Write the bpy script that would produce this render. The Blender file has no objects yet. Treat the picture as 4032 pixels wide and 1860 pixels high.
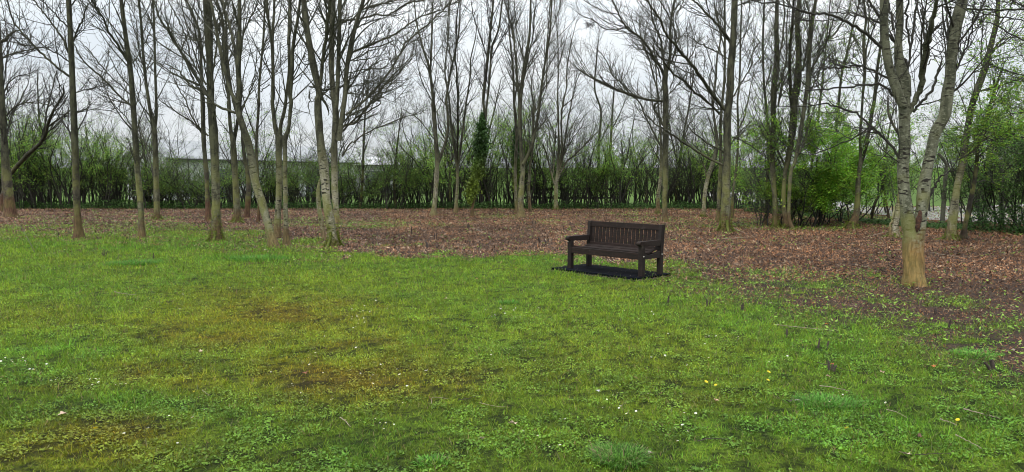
import bpy, math, random
import numpy as np
from mathutils import Vector
sc = bpy.context.scene
COL = sc.collection
RNG = np.random.default_rng(7)
F, CX, CY, HOR, H = 3000.0, 2016.0, 930.0, 700.0, 1.70
TH = math.atan((CY-HOR)/F)
CT, ST = math.cos(TH), math.sin(TH)

# ---------- measured photograph -> world ----------
def ray(px, py):
    u = (px-CX)/F; v = (CY-py)/F
    return np.array([u, CT+ST*v, -ST+CT*v])
def at(px, py, Y):
    r = ray(px, py); t = Y/r[1]
    return np.array([r[0]*t, Y, H+r[2]*t])
def gnd(px, py, z=0.0):
    r = ray(px, py); t = (z-H)/r[2]
    return np.array([r[0]*t, r[1]*t, z])
def to_px(x, y, z=0.0):
    dz = z-H
    f = y*CT-dz*ST; u = y*ST+dz*CT
    f = np.maximum(f, 0.3)
    return CX+F*x/f, CY-F*u/f

# ---------- noise ----------
def _h(ix, iy, s):
    n = (ix*374761393 + iy*668265263 + s*2147483647) & 0xffffffff
    n = ((n ^ (n >> 13))*1274126177) & 0xffffffff
    return ((n ^ (n >> 16)) & 0xffff)/65535.0
def vnoise(x, y, s=0):
    x = np.asarray(x, float); y = np.asarray(y, float)
    ix = np.floor(x).astype(np.int64); iy = np.floor(y).astype(np.int64)
    fx = x-ix; fy = y-iy
    fx = fx*fx*(3-2*fx); fy = fy*fy*(3-2*fy)
    a = _h(ix, iy, s); b = _h(ix+1, iy, s); c = _h(ix, iy+1, s); d = _h(ix+1, iy+1, s)
    return a+(b-a)*fx+(c-a)*fy+(a-b-c+d)*fx*fy
def fbm(x, y, s=0, o=4):
    t = 0; amp = .5; tot = 0
    for i in range(o):
        t = t+amp*vnoise(np.asarray(x)*2**i, np.asarray(y)*2**i, s+i*17); tot += amp; amp *= .55
    return t/tot
def sstep(a, b, x):
    t = np.clip((x-a)/(b-a), 0, 1); return t*t*(3-2*t)

# ---------- object helpers ----------
def tag(o, label=None, cat=None, group=None, kind=None):
    if label: o['label'] = label
    if cat: o['category'] = cat
    if group: o['group'] = group
    if kind: o['kind'] = kind
    return o
def empty(name, loc, label, cat, group=None, rz=0.0):
    o = bpy.data.objects.new(name, None); COL.objects.link(o)
    o.location = tuple(float(c) for c in loc); o.rotation_euler = (0, 0, rz); o.empty_display_size = .2
    return tag(o, label, cat, group)
def mesh_np(name, V, Q=None, T=None, col=None, smooth=True, mats=None, attrs=None):
    me = bpy.data.meshes.new(name)
    V = np.asarray(V, np.float32).reshape(-1, 3)
    nq = 0 if Q is None else len(Q); nt = 0 if T is None else len(T)
    me.vertices.add(len(V)); me.vertices.foreach_set('co', V.ravel())
    idx = []
    if nq: idx.append(np.asarray(Q, np.int32).ravel())
    if nt: idx.append(np.asarray(T, np.int32).ravel())
    idx = np.concatenate(idx)
    me.loops.add(len(idx)); me.loops.foreach_set('vertex_index', idx)
    me.polygons.add(nq+nt)
    st = np.concatenate([np.arange(nq)*4, nq*4+np.arange(nt)*3]).astype(np.int32)
    me.polygons.foreach_set('loop_start', st)
    try: me.polygons.foreach_set('loop_total', np.concatenate([np.full(nq, 4), np.full(nt, 3)]).astype(np.int32))
    except Exception: pass
    me.polygons.foreach_set('use_smooth', np.full(nq+nt, smooth))
    if col is not None:
        a = me.color_attributes.new('col', 'FLOAT_COLOR', 'POINT')
        c = np.ones((len(V), 4), np.float32); c[:, :3] = col
        a.data.foreach_set('color', c.ravel())
    me.update(calc_edges=True)
    for m in (mats or []): me.materials.append(m)
    return me
def link(name, me, parent=None, loc=None):
    o = bpy.data.objects.new(name, me); COL.objects.link(o)
    if parent: o.parent = parent
    if loc is not None: o.location = tuple(float(c) for c in loc)
    return o

def nrm(a):
    return a/np.maximum(np.linalg.norm(a, axis=-1, keepdims=True), 1e-9)

class Tubes:
    """collects batches of tubes (M,N,3) with radii (M,N)"""
    def __init__(s): s.V = []; s.Q = []; s.n = 0
    def add(s, P, R, sides=3, flare=None):
        P = np.asarray(P, float); R = np.asarray(R, float)
        if P.ndim == 2: P = P[None]; R = R[None]
        M, N, _ = P.shape
        if M == 0: return
        t = nrm(np.gradient(P, axis=1))
        ref = np.broadcast_to(np.array([.31, -.93, .12]), t.shape)
        a = nrm(np.cross(t, ref)); b = np.cross(t, a)
        ang = np.arange(sides)*2*math.pi/sides
        rr = R[:, :, None]*np.ones(sides)
        if flare is not None: rr = rr*flare(P, ang)
        V = P[:, :, None, :]+rr[..., None]*(a[:, :, None, :]*np.cos(ang)[:, None]+b[:, :, None, :]*np.sin(ang)[:, None])
        i = np.arange(M)[:, None, None]*(N*sides)+np.arange(N-1)[None, :, None]*sides
        k = np.arange(sides)[None, None, :]; k2 = (k+1) % sides
        Q = np.stack([i+k, i+k2, i+sides+k2, i+sides+k], -1).reshape(-1, 4)+s.n
        s.V.append(V.reshape(-1, 3)); s.Q.append(Q); s.n += M*N*sides
    def obj(s, name, mat, parent, base):
        if not s.V: return None
        me = mesh_np(name, np.concatenate(s.V)-np.asarray(base), np.concatenate(s.Q), mats=[mat])
        return link(name, me, parent)

def grow(S, D, L, R0, N, up=.1, wob=.12, rng=RNG, taper=.35):
    M = len(S); P = np.zeros((M, N, 3)); p = S.copy(); d = nrm(D)
    P[:, 0] = p; st = (L/(N-1))[:, None]
    for i in range(1, N):
        d = nrm(d+np.array([0, 0, up])+rng.normal(0, wob, (M, 3)))
        p = p+d*st; P[:, i] = p
    R = R0[:, None]*np.linspace(1, taper, N)[None]
    return P, R
def spawn(P, R, K, rng, t0=.15, t1=1.0, ang=(.5, .95)):
    """K children per tube: start, dir, parent radius"""
    M, N, _ = P.shape
    if K < 1:
        sel = rng.random(M) < K; P = P[sel]; R = R[sel]; M = len(P); K = 1
    K = int(K)
    t = rng.uniform(t0, t1, (M, K))*(N-1.001); i = t.astype(int); f = (t-i)[..., None]
    m = np.arange(M)[:, None]
    a = P[m, i]; b = P[m, i+1]
    S = a+(b-a)*f; T = nrm(b-a); rr = R[m, i]
    S = S.reshape(-1, 3); T = T.reshape(-1, 3)
    return S, side_dir(T, rng, ang), rr.ravel()
def side_dir(T, rng, ang):
    q = nrm(np.cross(T, rng.normal(0, 1, T.shape)))
    an = rng.uniform(ang[0], ang[1], len(T))[:, None]
    return T*np.cos(an)+q*np.sin(an)

def leaves(C, size, rng, flat=.6, aspect=.62, fold=0.0):
    """quads (diamond) around centres C"""
    M = len(C)
    n = rng.normal(0, 1, (M, 3)); n[:, 2] = np.abs(n[:, 2])+flat*2; n = nrm(n)
    u = nrm(np.cross(n, rng.normal(0, 1, (M, 3)))); w = np.cross(n, u)
    s = (size*rng.uniform(.6, 1.3, M))[:, None]
    a = C-u*s*.5; c = C+u*s*.5; b = C+w*s*aspect*.5-n*s*fold; d = C-w*s*aspect*.5-n*s*fold
    V = np.stack([a, b, c, d], 1).reshape(-1, 3)
    Q = np.arange(M*4).reshape(M, 4)
    return V, Q

# ---------- materials ----------
def newmat(name):
    m = bpy.data.materials.new(name); m.use_nodes = True
    nt = m.node_tree; nt.nodes.clear()
    return m, nt
class NT:
    def __init__(s, nt): s.nt = nt
    def n(s, typ, **kw):
        nd = s.nt.nodes.new(typ)
        for k, v in kw.items():
            if k.startswith('i_'):
                key = k[2:].replace('_', ' ')
                nd.inputs[key].default_value = v
            else: setattr(nd, k, v)
        return nd
    def l(s, a, b): s.nt.links.new(a, b)
    def math(s, op, a, b=None, clamp=False):
        nd = s.n('ShaderNodeMath', operation=op, use_clamp=clamp)
        for i, v in enumerate((a, b)):
            if v is None: continue
            if isinstance(v, (int, float)): nd.inputs[i].default_value = v
            else: s.l(v, nd.inputs[i])
        return nd.outputs[0]
    def mix(s, f, a, b, typ='MIX'):
        nd = s.n('ShaderNodeMix', data_type='RGBA', blend_type=typ)
        for k, v in ((0, f), (6, a), (7, b)):
            if isinstance(v, (int, float)): nd.inputs[k].default_value = v
            elif isinstance(v, tuple): nd.inputs[k].default_value = (*v, 1)
            else: s.l(v, nd.inputs[k])
        return nd.outputs[2]
    def noise(s, vec, scale, detail=4, rough=.6):
        nd = s.n('ShaderNodeTexNoise'); nd.inputs['Scale'].default_value = scale
        nd.inputs['Detail'].default_value = detail; nd.inputs['Roughness'].default_value = rough
        if vec is not None: s.l(vec, nd.inputs['Vector'])
        return nd.outputs[0]
    def ramp(s, f, a, b):
        nd = s.n('ShaderNodeMapRange', interpolation_type='SMOOTHSTEP')
        nd.inputs[1].default_value = a; nd.inputs[2].default_value = b
        s.l(f, nd.inputs[0]); return nd.outputs[0]
    def mapping(s, vec, scale):
        nd = s.n('ShaderNodeMapping'); nd.inputs['Scale'].default_value = scale
        s.l(vec, nd.inputs['Vector']); return nd.outputs[0]

def bark(name, pale, dark, brown, brown_h=.8, lichen=.5, marks=.5, hi=(1.9, 3.4, .88)):
    m, nt = newmat(name); t = NT(nt)
    tc = t.n('ShaderNodeTexCoord'); oi = t.n('ShaderNodeObjectInfo')
    off = t.n('ShaderNodeVectorMath', operation='ADD')
    cmb = t.n('ShaderNodeCombineXYZ'); t.l(t.math('MULTIPLY', oi.outputs['Random'], 37.0), cmb.inputs[2])
    t.l(tc.outputs['Object'], off.inputs[0]); t.l(cmb.outputs[0], off.inputs[1])
    co = off.outputs[0]
    n1 = t.noise(t.mapping(co, (9, 9, 3)), 1.0, 5)
    n2 = t.noise(t.mapping(co, (17, 17, 42)), 1.0, 5, .75)     # horizontal lenticels
    n3 = t.noise(t.mapping(co, (7, 7, 22)), 1.0, 2)
    c = t.mix(t.ramp(n1, .36, .64), dark, pale)
    lic = tuple(min(.6, p*1.6+.05) for p in pale)
    c = t.mix(t.math('MULTIPLY', t.ramp(n2, .53, .62), lichen), c, lic)
    c = t.mix(t.math('MULTIPLY', t.ramp(n3, .575, .63), marks), c, (.022, .018, .014))
    sx = t.n('ShaderNodeSeparateXYZ'); t.l(tc.outputs['Object'], sx.inputs[0])
    # younger bark higher up is darker and greener
    up_ = t.ramp(t.math('ADD', sx.outputs[2], t.math('MULTIPLY', n1, 1.2)), hi[0], hi[1])
    c = t.mix(t.math('MULTIPLY', up_, hi[2]), c, t.mix(t.ramp(n1, .4, .6), (.02, .02, .013), (.06, .061, .036)))
    nb = t.noise(co, 3.5, 3)
    hb = t.math('ADD', sx.outputs[2], t.math('MULTIPLY', t.math('SUBTRACT', nb, .5), .9))
    hb = t.math('ADD', hb, t.math('MULTIPLY', oi.outputs['Random'], .35))
    streak = t.noise(t.mapping(co, (30, 30, 5)), 1.0, 4)
    fb = t.math('SUBTRACT', 1.0, t.ramp(t.math('ADD', hb, t.math('MULTIPLY', t.math('SUBTRACT', streak, .5), .8)), brown_h-.16, brown_h+.3))
    br = t.mix(t.ramp(streak, .35, .7), tuple(b*.5 for b in brown), tuple(min(1, b*1.35) for b in brown))
    c = t.mix(t.math('MULTIPLY', fb, .85), c, br)
    # green algae low down on one side
    ng = t.noise(co, 2.2, 3)
    fg = t.math('MULTIPLY', t.ramp(ng, .42, .62), t.math('SUBTRACT', 1.0, t.ramp(sx.outputs[2], .6, 3.2)))
    c = t.mix(t.math('MULTIPLY', fg, t.math('SUBTRACT', .7, t.math('MULTIPLY', fb, .45))), c, (.17, .175, .045))
    bs = t.n('ShaderNodeBsdfPrincipled'); bs.inputs['Roughness'].default_value = .85
    bs.inputs['Specular IOR Level'].default_value = .25
    t.l(c, bs.inputs['Base Color'])
    bump = t.n('ShaderNodeBump'); bump.inputs['Strength'].default_value = .7; bump.inputs['Distance'].default_value = .012
    t.l(t.math('ADD', n1, t.math('ADD', t.math('MULTIPLY', n2, .5), t.math('MULTIPLY', streak, .4))), bump.inputs['Height'])
    t.l(bump.outputs[0], bs.inputs['Normal'])
    o = t.n('ShaderNodeOutputMaterial'); t.l(bs.outputs[0], o.inputs[0])
    return m
def leafmat(name, trans=.35, rough=.55, var=.0):
    m, nt = newmat(name); t = NT(nt)
    at_ = t.n('ShaderNodeAttribute', attribute_name='col')
    d = t.n('ShaderNodeBsdfPrincipled'); d.inputs['Roughness'].default_value = rough
    d.inputs['Specular IOR Level'].default_value = .25
    tr = t.n('ShaderNodeBsdfTranslucent'); mx = t.n('ShaderNodeMixShader'); mx.inputs[0].default_value = trans
    t.l(at_.outputs[0], d.inputs['Base Color']); t.l(at_.outputs[0], tr.inputs[0])
    t.l(d.outputs[0], mx.inputs[1]); t.l(tr.outputs[0], mx.inputs[2])
    o = t.n('ShaderNodeOutputMaterial'); t.l(mx.outputs[0], o.inputs[0])
    return m
def plain(name, c1, c2, scale=8, rough=.8, stretch=(1, 1, 1), bump=.3, metal=0, dist=.01):
    m, nt = newmat(name); t = NT(nt)
    tc = t.n('ShaderNodeTexCoord'); v = t.mapping(tc.outputs['Object'], stretch)
    n1 = t.noise(v, scale, 5); c = t.mix(t.ramp(n1, .3, .7), c1, c2)
    bs = t.n('ShaderNodeBsdfPrincipled'); bs.inputs['Roughness'].default_value = rough; bs.inputs['Metallic'].default_value = metal
    t.l(c, bs.inputs['Base Color'])
    b = t.n('ShaderNodeBump'); b.inputs['Strength'].default_value = bump; b.inputs['Distance'].default_value = dist
    t.l(n1, b.inputs['Height']); t.l(b.outputs[0], bs.inputs['Normal'])
    o = t.n('ShaderNodeOutputMaterial'); t.l(bs.outputs[0], o.inputs[0])
    return m
MT = dict(
 pale=bark('bark_pale', (.20, .19, .125), (.085, .08, .045), (.16, .10, .05), .55, .6, 1.0),
 birch=bark('bark_cream', (.30, .28, .20), (.13, .12, .075), (.21, .14, .065), .4, .7, 1.0),
 silver=bark('bark_silver', (.19, .192, .13), (.07, .074, .045), (.27, .16, .055), .98, .6, 1.0, (1.8, 5.0, .6)),
 grey=bark('bark_grey_green', (.135, .13, .08), (.05, .049, .028), (.13, .08, .04), .6, .5, .7),
 brown=bark('bark_brown', (.085, .074, .05), (.035, .03, .021), (.11, .055, .032), .95, .35, .5),
 dark=bark('bark_dark', (.045, .04, .028), (.018, .016, .012), (.045, .03, .02), .6, .15, .2),
)
M_TWIG = plain('twig_bark', (.014, .012, .009), (.04, .037, .025), 30, .85)
M_TWIGP = plain('twig_bark_mossy', (.022, .022, .013), (.062, .062, .036), 30, .85)
M_LEAF = leafmat('leaf', .45); M_IVY = leafmat('ivy_leaf', .12, .45); M_BUD = leafmat('bud', .2, .8)
M_GRASS = leafmat('grass_blade', .3, .6); M_LITTER = leafmat('litter', .1, .85)
M_MOSS = plain('moss', (.055, .075, .012), (.13, .15, .02), 40, .95, bump=.8)
SUN_E = 1.5; SKY_S = .10; EXPO = 0.2; CIE = 2.2
# ---------- trees: measured trunks and limbs, grown twigs ----------
Z = dict(A=(0, 0, 2.576), B=(1000, 0, 2.576), C=(2000, 0, 2.576), D=(3000, 0, 2.496),
         E=(0, 0, 1.08), G=(700, 0, 1.08), I=(1400, 0, 1.08), J=(2100, 0, 1.08), K=(2700, 0, 1.08),
         M=(600, 400, 1.98), N=(1600, 400, 1.98), O=(2500, 400, 1.98), P=(3332, 500, 1.827), X=(0, 0, 1))
def path(spec):
    """'M 500 1090 42 495 800 36 ; G 140 400 30' -> [(px,py,w)]"""
    out = []
    for part in spec.split(';'):
        tk = part.split(); x0, y0, s = Z[tk[0]]; v = [float(q) for q in tk[1:]]
        for i in range(0, len(v), 3): out.append((x0+v[i]/s, y0+v[i+1]/s, v[i+2]))
    return out
def catmull(P, n):
    P = np.asarray(P, float); Q = np.vstack([2*P[0]-P[1], P, 2*P[-1]-P[-2]])
    out = []
    for i in range(1, len(Q)-2):
        for k in range(n):
            t = k/n; a, b, c, d = Q[i-1], Q[i], Q[i+1], Q[i+2]
            out.append(.5*((2*b)+(c-a)*t+(2*a-5*b+4*c-d)*t*t+(3*b-a-3*c+d)*t**3))
    out.append(P[-1]); return np.array(out)
TREE_INFO = []
def make_tree(short, label, trunks, limbs, mat='grey', dens=1.0, tw=1.0, seed=1, moss=None, ivy=None, name='bare_tree', cat='tree',
              low=2.2, leafy=0, shoot=(.7, 1.9), upb=.09, buds=1.0, wide=(.45, .95), depth=None, twig=None, top=3.0):
    rng = np.random.default_rng(seed*101+5)
    tr = [path(s) for s in trunks]
    bx, by, _ = tr[0][0]
    base = gnd(bx, by) if depth is None else at(bx, by, depth)
    base[2] = 0
    d0 = base[1]
    e = empty(name, base, label, cat)
    TREE_INFO.append((bx, short, d0))
    ref = []     # (px,py,Y,r) reference points
    allL = []    # polylines in 3D with radii
    crown = Tubes(); i = 0
    def trace(pts, root):
        px0, py0, w0 = pts[0]
        if root and len(ref) == 0: Y0 = d0
        elif root: Y0 = gnd(px0, py0)[1] if (depth is None and py0 > 780 and py0 > by-140) else d0
        else:
            rr = np.array(ref); j = np.argmin((rr[:, 0]-px0)**2+(rr[:, 1]-py0)**2); Y0 = rr[j, 2]
        k = rng.normal(0, .04) if root else float(np.clip(rng.normal(0, .42), -.7, .7))
        C = catmull([(a, b, w) for a, b, w in pts], 5)
        L = np.concatenate([[0], np.cumsum(np.hypot(*np.diff(C[:, :2], axis=0).T))])*Y0/F
        Y = Y0+k*L*(1 if root else (1-np.exp(-L/.8)))
        P3 = np.array([at(c[0], c[1], y) for c, y in zip(C, Y)])
        if root and abs(P3[0, 2]) < .3: P3[0, 2] = -.06
        R = np.maximum(C[:, 2]*(.92 if C[0, 2] > 12 else 1), .8)*.5*Y/F
        if pts[-1][1] < 45:   # leaves the photograph at the top: goes on growing
            T = nrm(P3[-1]-P3[-3]); n = 9; H2 = rng.uniform(.8, 1.2)*top
            d = T; p = P3[-1]; r = R[-1]; ex = []; er = []
            for q in range(n):
                d = nrm(d+np.array([0, 0, .12])+rng.normal(0, .05, 3)); p = p+d*H2/n; ex.append(p)
                er.append(r*(1-(q+1)/n*.9)+.003)
            P3 = np.vstack([P3, ex]); R = np.concatenate([R, er])
        else:
            m = min(len(R), 6); R[-m:] *= np.linspace(1, .45, m)
        if not root:
            wj = np.linspace(0, 1, len(P3))[:, None]; P3 = P3+rng.normal(0, .012, P3.shape)*np.minimum(wj*4, 1)
        ppx, ppy = to_px(P3[:, 0], P3[:, 1], P3[:, 2])
        for a, b, c, r in zip(ppx, ppy, P3[:, 1], R): ref.append((a, b, c, r))
        allL.append((P3, R, root)); return P3, R
    fl = .55 if base[1] > 14 else .2
    def flare(P, ang):
        z = P[..., 2][..., None]
        ph = rng.uniform(0, 6)
        lob = 1+.35*np.cos(ang*4+ph)+.25*np.cos(ang*3+ph*2)
        f = 1+fl*np.exp(-np.maximum(z, 0)/.13)*lob
        w = 1+.05*np.sin(z*5+ang*2+ph)+.035*np.sin(z*13+ang*3)+rng.normal(0, .018, (P.shape[0], P.shape[1], len(ang)))
        return f*w
    for t in tr:
        root = t[0][1] > 780 or t is tr[0]
        P3, R = trace(t, True)
        tb = Tubes(); tb.add(P3, R, 14, flare if root else None)
        me = tb.obj('trunk', MT[mat], e, base)
    for s in limbs:
        P3, R = trace(path(s), False)
        if R[0] > .028:
            lt = Tubes(); lt.add(P3, R, 9); lt.obj('limb', MT[mat], e, base)
        else: crown.add(P3, R, 5)
    # shoots on trunks and limbs
    S = []; T = []; RR = []
    for P3, R, root in allL:
        seg = np.diff(P3, axis=0); Ls = np.linalg.norm(seg, axis=1)
        for j in range(len(seg)):
            z = P3[j, 2]; _, py = to_px(*P3[j])
            if root and z < low: continue
            rate = 2.5*dens*(1.25 if R[j] < .05 else .8)*(1 if py > -160 else .35)
            if not root: rate *= 1.25
            n = rng.poisson(rate*Ls[j])
            for _ in range(n):
                f = rng.random(); S.append(P3[j]+seg[j]*f); T.append(seg[j]/max(Ls[j], 1e-6)); RR.append(R[j])
    if S:
        S = np.array(S); T = nrm(np.array(T)); RR = np.array(RR)
        D = side_dir(T, rng, wide); D[:, 2] = np.where(D[:, 2] < -.1, -D[:, 2]*.3, D[:, 2])
        L = rng.uniform(*shoot, len(S))*np.clip(RR/.03, .55, 1.15)
        r0 = np.clip(RR*.45, .0085, .019)*tw
        P1, R1 = grow(S, D, L, r0, 8, upb, .08, rng, .35); crown.add(P1, R1, 4)
        S2, D2, q = spawn(P1, R1, 5, rng, .15, 1, (.55, 1.0)); P2, R2 = grow(S2, D2, rng.uniform(.2, .8, len(S2)), np.clip(q*.65, .0046, .0085)*tw, 5, upb*.8, .16, rng, .5)
        crown.add(P2, R2, 3)
        S3, D3, q = spawn(P2, R2, 1.0, rng); P3_, R3 = grow(S3, D3, rng.uniform(.1, .32, len(S3)), np.full(len(S3), .0042)*tw, 3, .05, .15, rng, .6)
        crown.add(P3_, R3, 3)
        tips = np.concatenate([P2[:, -1], P3_[:, -1], P1[:, -1]])
    crown.obj('crown', twig or (M_TWIGP if mat in ('birch', 'pale', 'grey') else M_TWIG), e, base)
    if S is not None and len(S) and buds > 0:
        C = tips[rng.random(len(tips)) < .6*buds]
        V, Q = leaves(C, .028, rng, .1, .8)
        c = np.array([.05, .048, .02])*rng.uniform(.5, 1.5, (len(C), 1))
        link('buds', mesh_np('buds', V-base, Q, col=np.repeat(c, 4, 0), mats=[M_BUD]), e)['kind'] = 'stuff'
    if leafy and len(S):
        src = np.concatenate([P2[:, 2:].reshape(-1, 3), P3_.reshape(-1, 3)])
        ww = np.exp(-np.maximum(src[:, 2]-3.0, 0)/1.3); idx = rng.choice(len(src), int(leafy), p=ww/ww.sum()); C = src[idx]+rng.normal(0, .04, (len(idx), 3))
        add_leaves(e, C, base, rng, .055)
    if moss: add_moss(e, base, tr[0], moss, rng, d0)
    if ivy:
        tb = Tubes()
        C = []
        for (px, py, w) in catmull(path(ivy[0]), 10):
            n = int(ivy[1]*w/30); a = rng.uniform(0, 6.28, n); r = w*.5*d0/F*np.sqrt(rng.uniform(.05, 1, n))*(.22+1.1*fbm(a*1.3, np.full(n, py/30.), 5, 3))
            r = r*(1+(rng.random(n) < .22)*rng.uniform(0, 1.1, n)); c = at(px, py, d0); C.append(np.stack([c[0]+np.cos(a)*r*(1+.0*a), c[1]+np.sin(a)*r, c[2]+rng.normal(0, .07, n)], 1))
        C = np.concatenate(C); V, Q = leaves(C, .095, rng, -.2, .85, .1)
        g = vnoise(C[:, 0]*4, C[:, 2]*4, 3)[:, None]
        lo = sstep(1.2, 3.0, C[:, 2])[:, None]
        c = (np.array([[.15, .21, .03]])*(1-lo)+np.array([[.035, .08, .018]])*lo)*(.6+.8*g)*rng.uniform(.6, 1.4, (len(C), 1))
        link('ivy', mesh_np('ivy', V-base, Q, col=np.repeat(c, 4, 0), mats=[M_IVY]), e)['kind'] = 'stuff'
    return e
def add_leaves(e, C, base, rng, size, tone=(.19, .33, .04), name='foliage', flat=.7):
    V, Q = leaves(C, size, rng, flat, .7, .1)
    g = vnoise(C[:, 0]*1.7+50, C[:, 2]*2.2+C[:, 1], 9)[:, None]
    c = np.array([tone])*(.55+.9*g)*rng.uniform(.65, 1.35, (len(C), 1))
    c[:, 0] *= rng.uniform(.7, 1.3, len(C))
    o = link(name, mesh_np(name, V-np.asarray(base), Q, col=np.repeat(c, 4, 0), mats=[M_LEAF]), e); o['kind'] = 'stuff'; return o
def add_moss(e, base, t0, amt, rng, d0):
    """mossy sleeve and root toes hugging the foot of the trunk"""
    r = t0[0][2]*.5*d0/F
    tb = Tubes()
    for k in range(4):
        a = k*1.57+rng.uniform(-.5, .5); L = r*rng.uniform(1.4, 2.3)
        p = np.array([[np.cos(a)*r*.8, np.sin(a)*r*.8, .16*amt+.05], [np.cos(a)*r*1.15, np.sin(a)*r*1.15, .08*amt], [np.cos(a)*(r*.9+L*.6), np.sin(a)*(r*.9+L*.6), .025], [np.cos(a)*(r+L), np.sin(a)*(r+L), -.01]])
        C = catmull(p, 3)+base; tb.add(C, np.linspace(r*.32, r*.12, len(C)), 6)
    tb.obj('mossy_roots', M_MOSS, e, base)
    n = int(500*amt); a = rng.uniform(0, 6.28, n); z = rng.exponential(.13*amt, n); rr = r*(1.05+.75*np.exp(-z/.1))+rng.normal(0, .012, n)
    C = np.stack([np.cos(a)*rr, np.sin(a)*rr, z], 1)+base
    V, Q = leaves(C, .035, rng, .2, .8)
    c = np.array([[.15, .18, .02]])*rng.uniform(.4, 1.3, (n, 1))
    link('moss', mesh_np('moss', V-base, Q, col=np.repeat(c, 4, 0), mats=[M_LEAF]), e)['kind'] = 'stuff'

T_ = make_tree
T_('far left tree', 'dark leaning tree at the left edge of the photo with a low limb reaching right',
   ['E 45 925 44 38 850 42 28 760 38 18 600 27 8 400 20 2 250 18 -8 100 14 -14 0 12', 'E 8 900 24 14 830 22 30 760 18'],
   ['E 38 748 19 110 665 17 180 600 15 207 520 12 240 450 10 270 400 9 268 355 6', 'A 0 600 8 120 550 7 250 520 6 380 490 5 600 480 3', 'A -10 430 13 50 410 13 90 360 11 150 320 8 250 300 4',
    'A 20 1040 6 80 850 5 200 770 4 330 770 2', 'A 50 1185 6 200 1060 5 400 1050 4 600 1100 2', 'E 205 540 7 260 500 6 300 470 5 330 455 3', 'A 20 1000 5 60 700 5 75 500 4 80 250 3', 'E 185 590 6 200 470 5 230 350 4 240 300 3', 'E 20 600 6 60 470 5 110 380 4 130 300 3'],
   'brown', 1.25, 1.15, 1, low=1.6)
T_('straight dark tree', 'straight dark trunk at far left, brown foot, standing at the edge of the lawn',
   ['E 335 1015 33 330 930 30 326 850 28 318 600 27 310 400 24 302 200 22 292 0 20'],
   ['A 710 780 9 650 740 9 520 640 8 380 500 8 250 370 7 130 200 6 70 0 5', 'A 695 540 8 640 400 8 560 280 7 460 150 6 340 0 5', 'A 690 280 6 600 190 6 500 90 5 420 0 4',
    'A 745 420 7 790 290 7 840 200 6 890 60 5 940 0 4', 'A 775 1150 4 880 1115 4 1000 1110 3 1130 1130 3 1220 1180 2', 'A 770 940 4 880 910 4 980 890 3 1060 870 2', 'A 715 640 6 600 560 5 440 490 4 250 490 3', 'A 380 500 4 300 530 4 180 590 3 60 610 2'],
   'brown', 1.25, 1.1, 2, low=2.0)
T_('slim pale tree', 'slim pale trunk leaning slightly left, second at the lawn edge from the left',
   ['E 603 1015 28 598 880 24 583 700 24 570 500 22 555 300 21 535 160 18 515 0 15'],
   ['A 1290 620 9 1200 460 9 1100 320 8 1050 190 7 970 60 6 930 0 5', 'A 1340 1080 8 1180 950 7 1080 830 7 900 670 6 800 560 5 750 440 4', 'A 1320 960 6 1150 800 5 1000 640 5 870 480 4 780 400 3',
    'A 1380 1070 4 1410 950 4 1420 800 4 1360 660 3 1330 560 3', 'A 1300 700 5 1400 560 4 1500 380 4 1560 200 3', 'E 600 600 5 560 540 4 520 480 4 420 400 3'],
   'grey', 1.1, 1.1, 3, low=1.8)
T_('small twin-stem tree', 'slender mossy-footed tree with two upright stems, behind the slim pale trunk to its right',
   ['E 668 935 26 665 800 23 661 650 22 656 555 20 640 480 14 615 300 12 600 100 10 590 0 9', 'E 656 560 14 665 480 12 660 300 10 655 100 9 650 0 8'],
   ['E 655 770 5 640 690 5 600 560 4 585 520 3', 'A 1490 740 5 1420 620 5 1340 540 4 1290 400 3', 'A 1480 720 4 1560 640 4 1600 620 3 1760 680 3', 'A 1440 640 4 1400 450 4 1380 200 3 1300 40 3', 'A 1560 330 4 1500 150 4 1420 0 3'],
   'grey', 1.0, 1.1, 4, moss=.8, low=2.3)
T_('red-footed tree', 'grey trunk with a rusty red-brown foot, just left of the thick mossy trunk',
   ['M 435 935 24 430 750 20 420 550 19 400 300 18 393 0 18 ; A 2045 900 14 2040 700 13 2025 350 11 1950 130 9 1890 0 8'],
   ['M 435 270 7 350 190 6 230 110 5 100 20 4 20 -40 3', 'M 385 250 6 310 120 6 265 0 5 ; A 1800 880 4 1740 700 3', 'A 2040 760 6 1960 500 5 1900 300 4 1850 60 4', 'A 2040 600 5 1990 350 4 1930 200 4'],
   'brown', 1.0, 1.0, 5, low=3.2)
T_('thick mossy trunk', 'thick straight greenish trunk with mossy spreading roots, left of the leaning pale trunk',
   ['M 500 1090 42 498 950 37 495 800 36 492 600 34 480 300 36 465 100 33 455 0 32 ; A 2135 900 28 2125 600 28 2115 300 34 2100 0 34'],
   ['A 2110 960 11 2020 830 11 1900 620 10 1800 480 9 1700 310 8 1620 200 7 1560 0 6', 'A 2090 860 8 1950 620 7 1900 440 6 1850 300 6 1780 150 5 1700 0 4', 'A 2160 450 7 2060 430 6 1930 380 5 1800 350 4 1700 340 3',
    'A 2150 760 8 2180 600 8 2200 420 7 2240 200 6 2290 0 5', 'A 2090 640 6 2000 400 5 1960 200 5 1880 0 4', 'A 2120 300 6 2040 120 5 2000 0 4'],
   'grey', 1.0, 1.1, 6, moss=1.5, low=2.6)
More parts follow.
